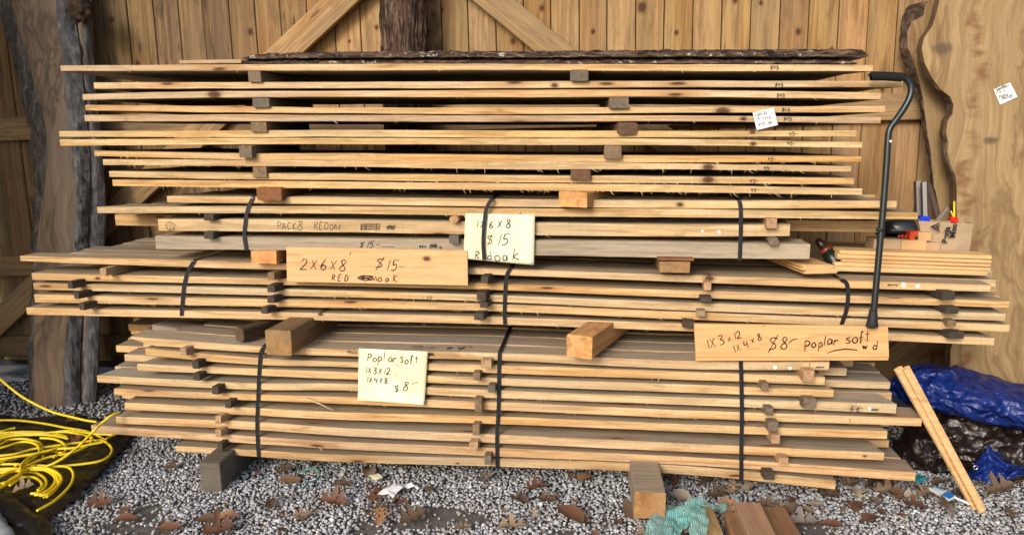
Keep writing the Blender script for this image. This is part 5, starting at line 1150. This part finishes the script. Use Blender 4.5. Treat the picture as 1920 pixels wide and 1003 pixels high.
# pale crumpled sheet behind the left slab
gc2 = heap('pale_wrapper', 'pale crumpled plastic lying at the foot of the plank wall, far left', [G(-60, 705), G(5, 712), G(52, 716)], [(0, .05, .03), (.5, .06, .035), (1, .03, .02)], plain('pale_plastic', (.5, .52, .56), .4, .4), .012, 31.0, nseg=40, nr=24); gc2['category'] = 'wrapper'
Z = lambda x, y: (x / 3.3115, 700 + y / 3.3115)
strands = [
 ([(-60, 0), (0, 35), (60, 85), (140, 145), (240, 200), (340, 243), (440, 268), (530, 290), (600, 300)], 'hang'),
 ([(-80, 295), (0, 290), (100, 290), (200, 300), (300, 315), (400, 335), (520, 355), (600, 380)], .045),
 ([(-80, 375), (0, 370), (120, 362), (250, 364), (360, 378), (415, 392)], .045),
 ([(-80, 420), (0, 410), (100, 385), (200, 378), (300, 370), (400, 356), (480, 360), (560, 372), (620, 376), (700, 380)], .05),
 ([(-80, 460), (0, 440), (60, 412), (130, 405), (190, 412), (245, 430), (266, 465), (268, 515)], .045),
 ([(-80, 415), (0, 400), (100, 384), (230, 380), (330, 385), (425, 405)], .06),
 ([(-80, 514), (0, 510), (100, 498), (200, 470), (300, 455), (400, 440), (500, 428), (600, 413), (655, 425), (695, 465), (680, 510), (620, 543), (500, 563), (350, 575), (200, 568), (80, 562), (-80, 565)], .05),
 ([(742, 242), (690, 262), (630, 310), (570, 370), (510, 430), (440, 490), (370, 538), (290, 575), (190, 592), (80, 600), (-80, 604)], 'over'),
 ([(-80, 580), (0, 550), (100, 520), (200, 505), (300, 485), (400, 455)], .06),
 ([(-80, 670), (0, 640), (70, 605), (150, 580), (230, 545), (320, 515), (430, 495), (520, 462), (568, 425), (572, 392)], .065),
 ([(-80, 600), (40, 590), (150, 590), (300, 582), (380, 575), (430, 585), (455, 620), (448, 670), (410, 725), (340, 788), (285, 822), (230, 851)], .055),
 ([(-60, 720), (30, 680), (100, 635), (160, 610), (230, 620), (280, 655), (282, 700), (240, 738), (190, 745)], .045),
 ([(-60, 740), (40, 690), (110, 640), (150, 605), (250, 595), (320, 620), (345, 665), (310, 715), (250, 748), (215, 752)], .055),
 ([(60, 695), (110, 660), (140, 610), (200, 585), (290, 588), (355, 615), (382, 655), (355, 700), (300, 745), (245, 758)], .065),
 ([(380, 665), (350, 712), (310, 748), (270, 768)], .05),
 ([(20, 685), (90, 650), (125, 620), (132, 572), (170, 530), (240, 495), (330, 470), (385, 445)], .075),
 ([(250, 400), (330, 405), (390, 430), (412, 465), (390, 495), (330, 520)], .065),
 ([(330, 480), (360, 490), (390, 492)], .05),
 ([(-80, 350), (0, 360), (60, 345), (95, 338)], .04),
 ([(655, 410), (690, 390), (720, 378)], .05),
 ([(585, 372), (630, 400), (645, 410)], .045),
 ([(-80, 395), (0, 385), (110, 372), (240, 372), (380, 362), (470, 372), (540, 390), (578, 405)], .055), ([(-80, 535), (20, 528), (140, 510), (260, 490), (360, 468), (455, 462), (560, 440), (640, 425)], .07),
 ([(-80, 625), (40, 612), (170, 600), (300, 600), (352, 640), (362, 690), (330, 735), (290, 766)], .058), ([(-60, 700), (60, 668), (150, 640), (225, 650), (262, 690), (235, 725)], .05), ([(-80, 480), (30, 455), (130, 425), (200, 430), (240, 455), (238, 500), (180, 545), (90, 575)], .06)]
V, F = [], []
for pl, hgt in strands:
    n = len(pl); q = []
    for i, (x, y) in enumerate(pl):
        px_, py_ = Z(x, y)
        if hgt == 'hang': p = P(px_, py_, 3.05 - .10 * i / n)
        elif hgt == 'over':
            z = [.40, .33, .24, .17, .13, .10, .08, .065, .055, .05, .05][i]; z = min(z, .40); p = G(px_, py_, z * (1 if i else 1))
            if i == 0: p = P(px_, py_, YB - .012)
            if i in (1, 2): p = P(px_, py_, YB - .02 - .03 * i)
            if i == 3: p = P(px_, py_, YB - .12)
        else: p = G(px_, py_, hgt)
        q.append(p)
    tube(catmull(q, 7), .0056, 8, V, F)
obj('extension_cord', V, F, M_yellow, smooth=True, label='long yellow extension cord coiled in loose loops on the black sheet', category='cord')

# ------------------------------------------------------------------ litter in front
def leafshape(kind, rnd):
    """half outline of a leaf: (along, half width)"""
    if kind == 'oval': return [(0, .0), (.08, .12), (.25, .26), (.45, .30), (.65, .25), (.85, .12), (1, 0)]
    if kind == 'pointy': return [(0, .01), (.1, .10), (.16, .34), (.20, .14), (.30, .16), (.38, .50), (.45, .46), (.44, .17), (.55, .15), (.64, .42), (.70, .33), (.68, .12), (.80, .14), (.86, .20), (.86, .07), (1, 0)]
    return [(0, .01), (.1, .06), (.18, .26), (.27, .30), (.30, .13), (.38, .12), (.46, .42), (.58, .46), (.62, .30), (.58, .15), (.66, .14), (.76, .34), (.84, .30), (.86, .14), (.93, .13), (1, 0)]
def leaf(label, px_, py_, size, col, kind='oak', rot=None, tilt=0.0, curl=None, z=.018, group=None):
    rnd = R; o_l = leafshape(kind, rnd); L = size / 520.0 * 1.05; rot = rnd.uniform(0, 6.28) if rot is None else math.radians(rot); curl = rnd.uniform(.15, .55) if curl is None else curl
    V, F = [], []; nrib = 4
    sd_ = rnd.uniform(0, 99); bend = rnd.uniform(-.5, .5)
    for side in (1, -1):
        jl = [(a, b * rnd.uniform(.82, 1.15)) for a, b in o_l]
        b0 = len(V)
        for (a, b) in jl:
            for k in range(nrib + 1):
                u = b * k / nrib; am = a if k == nrib else (a * (k / nrib) + min(1, max(0, (a - .0))) * (1 - k / nrib))
                zz = curl * (u * 1.7) ** 2 * 1.1 + .30 * bend * (am - .5) ** 2 * 2 + .035 * noise.noise(Vector((am * 5, u * 7 * side, sd_)))
                V.append(Vector((am - .5, side * u, zz)) * L)
        for i in range(len(jl) - 1):
            for k in range(nrib):
                q = (b0 + i * (nrib + 1) + k, b0 + (i + 1) * (nrib + 1) + k, b0 + (i + 1) * (nrib + 1) + k + 1, b0 + i * (nrib + 1) + k + 1); F.append(q if side > 0 else q[::-1])
    st0 = len(V); tube([Vector((-.5, 0, .02)) * L, Vector((-.62, .02, .04)) * L, Vector((-.72, .05, .03)) * L], .0009, 4, V, F)
    ca, sa = math.cos(rot), math.sin(rot); pit = rnd.uniform(.0, .32); tx, ty = rnd.uniform(-.2, .2) , tilt
    out = []
    for v_ in V:
        x, y, zz = v_; y, zz = y * math.cos(tx) - zz * math.sin(tx), y * math.sin(tx) + zz * math.cos(tx); x, zz = x * math.cos(ty) - zz * math.sin(ty), x * math.sin(ty) + zz * math.cos(ty)
        x, y = x * ca - y * sa, x * sa + y * ca; y, zz = y * math.cos(pit) - zz * math.sin(pit), y * math.sin(pit) + zz * math.cos(pit); out.append((x, y, zz))
    mz = min(v_[2] for v_ in out); c0 = G(px_, py_, z); zb = gz(c0.x, c0.y) + z - mz - .004
    o = obj('dry_leaf', [(c0.x + a, c0.y + b, zb + c_) for a, b, c_ in out], F, M_leaf, smooth=True, color=col, label=label, category='leaf', origin=(c0.x, c0.y, zb))
    o['group'] = group or 'dry leaves scattered on the gravel'
    return o
RU, BR, TA, OR, GR, PL = (.17, .08, .045), (.125, .08, .048), (.27, .19, .12), (.34, .18, .09), (.22, .185, .16), (.44, .36, .26)
LV = [
 (545, 897, 46, OR, 'oval', 10, 'orange-tan oval leaf lying in front of the bottom boards, beside the green tie'), (533, 882, 40, BR, 'oak', 40, 'small brown leaf just behind the orange-tan oval one'),
 (507, 943, 46, BR, 'pointy', 120, 'brown lobed leaf alone right of the grey ground block'), (428, 968, 42, OR, 'oval', 20, 'curled orange leaf in front of the grey ground block'),
 (408, 992, 58, RU, 'oak', 30, 'rust-brown leaf at the lower picture edge below the grey block'), (384, 975, 42, BR, 'oval', 170, 'dull brown leaf touching the rust one below the grey block'),
 (318, 990, 46, RU, 'oval', 15, 'reddish leaf lying near the lower edge left of the grey block'), (235, 973, 46, RU, 'oval', 5, 'long rust leaf flat on gravel right of the black sheet'),
 (187, 942, 44, RU, 'oak', 190, 'purplish brown leaf at the edge of the black sheet'), (234, 955, 24, RU, 'oval', 60, 'tiny red leaf fragment above the long rust leaf'), (318, 873, 32, BR, 'oak', 0, 'small brown leaf left of the grey ground block'),
 (240, 842, 22, TA, 'oval', 40, 'small tan leaf by the black sheet under the lowest board end'), (641, 908, 44, BR, 'oak', 175, 'brown leaf under the bottom boards left of the white scrap'), (624, 940, 54, RU, 'oak', 0, 'flat pinkish brown leaf between grey block and white scrap'),
 (566, 963, 36, TA, 'oak', 200, 'small tan leaf on the dirt patch'), (692, 886, 46, TA, 'oval', 100, 'tan leaf pointing forward from beneath the lowest board'), (708, 927, 52, RU, 'pointy', 60, 'rust leaf with deep lobes touching the white scrap'),
 (708, 951, 40, BR, 'oak', 10, 'dark leaf overlapping the two lobed ones below the white scrap'), (712, 972, 50, OR, 'pointy', 100, 'bright rust spiky leaf on the dark dirt patch'), (775, 968, 52, BR, 'oak', 215, 'twisted brown leaf right of the spiky rust one'),
 (806, 915, 26, BR, 'oval', 70, 'thin brown curl of leaf right of the white scrap'), (909, 893, 52, GR, 'pointy', 80, 'large grey-tan spiky leaf in front of the centre strap'), (975, 937, 42, BR, 'oak', 150, 'brown curled leaf forward of the centre strap'),
 (1005, 912, 46, RU, 'oak', 15, 'rust leaf right of the large spiky one'), (1026, 936, 40, BR, 'oak', 160, 'brown leaf lying just right of the curled one'), (960, 985, 52, TA, 'oak', 185, 'tan leaf near the lower edge below the centre strap'),
 (1002, 962, 26, PL, 'oak', 90, 'small pale cream leaf on gravel in mid foreground'), (1068, 968, 66, RU, 'oval', 140, 'large smooth brown leaf with pointed tips in the foreground'), (1097, 893, 40, OR, 'oval', 40, 'folded orange leaf under the bottom boards right of centre'),
 (1178, 967, 42, BR, 'oval', 110, 'dark narrow leaf leaning against the orange block end'), (1275, 930, 46, PL, 'oval', 160, 'pale crumpled leaf between orange block and netting'), (1262, 905, 30, RU, 'oak', 90, 'rust leaf tucked behind the orange-ended block'),
 (1345, 925, 46, BR, 'oak', 20, 'brown leaf behind the turquoise netting'), (1372, 921, 40, TA, 'pointy', 70, 'tan spiky leaf standing beside the big pale one'), (1412, 917, 62, PL, 'pointy', 25, 'big pale spiky leaf standing in front of the right strap'),
 (1364, 968, 50, OR, 'oak', 95, 'ochre leaf upright against the lumber offcuts'), (1442, 948, 48, BR, 'oak', 170, 'brown leaf lying over the upper end of the right offcut'), (1470, 952, 40, TA, 'oak', 20, 'tan leaf right of the lumber offcuts'),
 (1505, 976, 54, GR, 'oak', 0, 'grey-brown leaf right of the offcuts in the foreground'), (1556, 982, 46, RU, 'oval', 160, 'rust leaf near the lower edge right of the offcuts'), (1528, 943, 36, PL, 'oval', 10, 'pale leaf piece in the gravel below the shortest board'),
 (1556, 927, 44, BR, 'oak', 190, 'brown leaf below the end of the shortest board'), (1603, 947, 44, RU, 'oak', 70, 'rust-red leaf under the pale one at right'), (1610, 926, 36, PL, 'oak', 80, 'pale tan leaf above the rust-red one at right'),
 (1632, 970, 44, RU, 'oval', 35, 'rust leaf in front of the right board ends'), (1668, 922, 60, TA, 'oak', 0, 'wide tan leaf beneath the longest right board end'), (1706, 929, 26, PL, 'oval', 10, 'small cream leaf beside the blue packet'),
 (1735, 923, 40, TA, 'oak', 30, 'tan leaf by the blue packet'), (1716, 948, 46, RU, 'oak', 170, 'dark rust leaf in front of the blue packet'), (1692, 964, 22, RU, 'oval', 0, 'tiny rust leaf in the right foreground'),
 (1872, 925, 56, BR, 'oak', 10, 'brown leaf cluster piece right of the leaning strips'), (1900, 897, 46, BR, 'oak', 100, 'brown leaf beside the blue tarp corner at far right'), (1640, 900, 46, BR, 'oak', 40, 'brown leaf in the shade under the lowest long board'),
 (1595, 905, 40, TA, 'oak', 200, 'tan leaf in the shade right of the shortest board'), (1560, 905, 36, BR, 'oak', 60, 'dark leaf directly behind the end of the shortest board'), (1320, 905, 36, BR, 'oak', 60, 'brown leaf in the shade behind the netting'),
 (1265, 998, 58, OR, 'oak', 25, 'ochre leaf lying on the netting at the lower edge'), (1205, 998, 30, TA, 'pointy', 20, 'tan spiky leaf at the lower edge left of the netting'),
 (590, 868, 30, BR, 'oak', 100, 'dark brown leaf under the boards behind the green tie'), (760, 874, 30, BR, 'oak', 20, 'brown leaf in shade under the bottom boards near centre'), (865, 985, 30, TA, 'oak', 20, 'faded leaf in the gravel left of the foreground tan one'),
 (1770, 945, 34, BR, 'oak', 50, 'brown leaf in front of the blue packet near the strips'), (1895, 965, 30, BR, 'oak', 80, 'brown leaf in the gravel at the lower right'), (140, 828, 40, RU, 'oak', 80, 'rust leaf caught in the yellow cord'),
 (45, 945, 0, TA, 'oak', 0, ''), (132, 788, 34, RU, 'oak', 10, 'dark red leaf at the foot of the left slab'), (24, 861, 20, TA, 'oval', 20, 'small tan leaf between the cord loops'), (42, 917, 40, TA, 'oak', 30, 'tan leaf inside the cord coil on the black sheet')]
for (x, y, s_, c_, k, rot, lab) in LV:
    if not s_: continue
    z = .045 if x < 160 else .02; tl_ = .35 if 'standing' in lab or 'upright' in lab or 'leaning' in lab else R.uniform(-.15, .15)
    g = R.uniform(.85, 1.2); leaf(lab if len(lab.split()) < 17 else lab, x, y, s_ * 1.0, tuple(q * g for q in c_), k, rot, tl_, z=z)
for k in range(20):
    x, y = R.uniform(1440, 1915), R.uniform(893, 965); c_ = R.choice([BR, TA, RU, GR, BR]); g = R.uniform(.7, 1.2)
    if 1590 < x < 1720 and y < 905: continue
    leaf('curled brown leaf in the drift of leaves on the gravel at the right', x, y, R.uniform(24, 38), tuple(q * g for q in c_), R.choice(['oak', 'oak', 'oval', 'pointy']), None, R.uniform(-.3, .3), group='drift of leaves at the right')
for k in range(12):
    x, y = R.uniform(480, 1180), R.uniform(885, 1000); g = R.uniform(.8, 1.2)
    leaf('small broken leaf among the stones in front of the bottom boards', x, y, R.uniform(16, 26), tuple(q * g for q in R.choice([BR, TA, RU])), 'oval', None, R.uniform(-.3, .3), group='small broken leaves')
# leaf crumbs nobody could count
V, F = [], []
for _ in range(420):
    x = R.uniform(150, 1900); y = R.uniform(885, 1003)
    if R.random() < .45: x = R.uniform(1430, 1900); y = R.uniform(895, 960)
    c0 = G(x, y, .012); r = R.uniform(.003, .011); a0 = R.uniform(0, 6); b = len(V)
    for k in range(5): V.append(c0 + Vector((math.cos(a0 + k * 1.25) * r * R.uniform(.5, 1), math.sin(a0 + k * 1.25) * r * R.uniform(.5, 1), gz(c0.x, c0.y) + R.uniform(0, .008))))
    F.append(tuple(range(b, b + 5)))
obj('leaf_litter', V, F, plain('leaf_crumb', (.20, .12, .065), .7, .2), kind='stuff', label='crumbs of dry leaf among the gravel', category='leaf litter', origin=(0, 0, 0))
# lumber offcuts at the lower edge
def offcut(label, far, near, wpx, z, thick, mat, color):
    a = G(far[0], far[1], z); b = G(near[0], near[1], z); d = (b - a).normalized(); s_ = Vector((-d.y, d.x, 0)); b = b + d * .12; w2 = wpx / 545 / 2; V, F = [], []; n = 6; c_ = .003
    prof = [(-w2, -thick), (w2, -thick), (w2, -c_), (w2 - c_, 0), (-w2 + c_, 0), (-w2, -c_)]
    for i in range(n + 1):
        p = a.lerp(b, i / n)
        for x, zz in prof: V.append(p + s_ * x + Vector((0, 0, zz)))
    m = 6
    for i in range(n):
        for k in range(m): F.append((i * m + k, (i + 1) * m + k, (i + 1) * m + (k + 1) % m, i * m + (k + 1) % m))
    F.append(tuple(range(m))); F.append(tuple(n * m + k for k in range(m))[::-1])
    return obj('lumber_offcut', V, F, mat, color=color, label=label, category='offcut', origin=tuple(a), smooth=False)
M_off = wood('offcut_wood', (.50, .33, .19), (.36, .22, .12), (.34, .23, .15), axis=1, fuzz=.7, knots=.5, bump=.5)
offcut('brown offcut on top between two others, end squared, at the lower edge', (1402, 941), (1430, 1003), 49, .115, .042, M_off, (.80, .74, .74))
offcut('pale greenish ridged offcut half under the turquoise netting', (1316, 950), (1336, 1003), 44, .055, .04, M_off, (1.15, 1.2, .95))
offcut('darker offcut sticking out right under the top brown one', (1448, 950), (1478, 1003), 50, .055, .04, M_off, (.62, .52, .45))
offcut('narrow darker offcut showing left under the top brown one', (1378, 962), (1392, 1003), 40, .060, .04, M_off, (.66, .56, .5))
# turquoise netting
N = NT('turquoise_netting'); v = N.coords(); a = N.noise(v, (60, 60, 60), 3); wv0 = N.n('TexWave'); wv0.inputs['Scale'].default_value = 45; wv0.inputs['Distortion'].default_value = 9; wv0.inputs['Detail'].default_value = 4; N.l(v, wv0.inputs[0]); N.l(N.mix(N.ramp(wv0.outputs['Fac'], [(.55, 0.0), (.9, 1.0)]), N.mix(a, (.03, .36, .32), (.12, .58, .54)), (.55, .82, .85)), N.b.inputs['Base Color'])  # pale wave streaks paint the cyan-white sheen of the plastic into the colour
N.b.inputs['Roughness'].default_value = .3; N.b.inputs['Transmission Weight'].default_value = .25; N.b.inputs['Alpha'].default_value = 1
wv1 = N.n('TexWave'); wv1.inputs['Scale'].default_value = 120; wv1.inputs['Distortion'].default_value = 6; N.l(v, wv1.inputs[0])
tr_ = N.n('BsdfTransparent'); mx = N.n('MixShader'); N.l(N.ramp(wv1.outputs['Fac'], [(.15, 0.35), (.4, 1.0)]), mx.inputs[0]); N.l(tr_.outputs[0], mx.inputs[1]); N.l(N.b.outputs[0], mx.inputs[2]); N.l(mx.outputs[0], N.out.inputs[0])
N.bump(wv1.outputs['Fac'], .5, .004); M_net = N.m
def band(path, w0, w1, amp, seed, n=90, m=22):
    q = catmull(path, 14); V, F = [], []; mm = len(q)
    for i in range(n + 1):
        t = i / n * (mm - 1); k = min(int(t), mm - 2); p = q[k].lerp(q[k + 1], t - k); tan = (q[k + 1] - q[k]).normalized(); side = Vector((tan.y, -tan.x, 0)).normalized(); w_ = w0 + (w1 - w0) * i / n
        for j in range(m + 1):
            u = j / m - .5; s_ = p + side * u * w_; f = 1 - abs(noise.noise(Vector((s_.x * 16, s_.y * 16, seed)))) * 2; f2 = noise.noise(Vector((s_.x * 50, s_.y * 50, seed)))
            V.append(s_ + Vector((.006 * f2, .006 * f, amp * f + amp * .35 * f2 - amp * 1.2 * abs(u) ** 2)))
    for i in range(n):
        for j in range(m): F.append((i * (m + 1) + j, (i + 1) * (m + 1) + j, (i + 1) * (m + 1) + j + 1, i * (m + 1) + j + 1))
    return V, F
V, F = band([G(1222, 1040, .05), G(1238, 990, .06), G(1252, 960, .06), G(1282, 972, .07), G(1306, 945, .10), G(1322, 950, .11), G(1345, 956, .075), G(1380, 942, .06)], .10, .03, .020, 3)
V2, F2 = band([G(1240, 1010, .04), G(1268, 985, .05), G(1292, 955, .09), G(1310, 970, .10), G(1308, 1005, .085), G(1300, 1040, .06)], .085, .05, .016, 9)
b = len(V); V += V2; F += [tuple(b + k for k in f) for f in F2]
obj('plastic_netting', V, F, M_net, smooth=True, label='tangled turquoise plastic netting draped over the offcuts at the lower edge', category='netting')
# green tie, white and yellow scraps, blue packet
V, F = tube(catmull([G(566, 918, .03), G(578, 905, .03), G(594, 898, .03), G(600, 886, .035), G(590, 878, .035), G(570, 882, .03), G(558, 884, .03)], 6), .004, 6)
obj('green_tie', V, F, plain('green_plastic', (.07, .22, .15), .5), smooth=True, label='bent green plastic tie lying on the gravel in front of the boards', category='tie')
V, F = band([G(722, 930, .03), G(738, 918, .035), G(760, 912, .03), G(785, 916, .025)], .075, .015, .012, 20, n=40, m=14); obj('paper_scrap', V, F, M_white, label='crumpled white paper scrap on the gravel beside the rust leaves', category='paper scrap')
V, F = band([G(695, 897, .03), G(712, 891, .03)], .04, .05, .004, 25, n=8, m=8); obj('paper_scrap', V, F, M_paper, label='small yellow paper scrap by the tan leaf under the lowest board', category='paper scrap')
a = [G(1741, 914, .03), G(1751, 909, .03), G(1792, 928, .045), G(1780, 936, .04)]
pk = obj('wrapper', a + [p - Vector((0, 0, .008)) for p in a], [(0, 3, 2, 1), (0, 1, 5, 4), (1, 2, 6, 5), (2, 3, 7, 6), (3, 0, 4, 7)], M_white, label='flat white and blue packet lying on the gravel near the leaning strips', category='packet')
def up(p): return p + Vector((0, 0, .0015))
obj('blue_print', [up(a[2].lerp(a[1], .38)), up(a[2]), up(a[3]), up(a[3].lerp(a[0], .38))], [(0, 1, 2, 3)], M_paint, parent=pk, color=(.03, .22, .6)); obj('blue_print', [up(a[1]), up(a[1].lerp(a[2], .35)), up(a[1].lerp(a[2], .35).lerp(a[3], .25)), up(a[1].lerp(a[0], .3))], [(0, 3, 2, 1)], M_paint, parent=pk, color=(.05, .3, .65))
V, F = tube([G(1790, 932, .035), G(1815, 943, .03), G(1822, 945, .03)], [.004, .005, .002], 6); obj('white_stick', V, F, M_white, label='short white stick on the gravel at the foot of the leaning strips', category='stick')
V, F = band([G(1712, 905, .03), G(1728, 898, .035), G(1738, 902, .03)], .05, .03, .012, 31, n=16, m=10); obj('plastic_scrap', V, F, plain('teal_plastic', (.02, .20, .25), .4), label='small teal plastic scrap under the longest right board end', category='plastic scrap')
V, F = tube([P(568, 744, YB - .012), P(600, 757, YB - .02), P(625, 769, YB - .006)], [.003, .003, .0012], 5); obj('wood_splinter', V, F, M_fibre, label='long loose splinter across the fifth bottom board left of the yellow note', category='splinter')
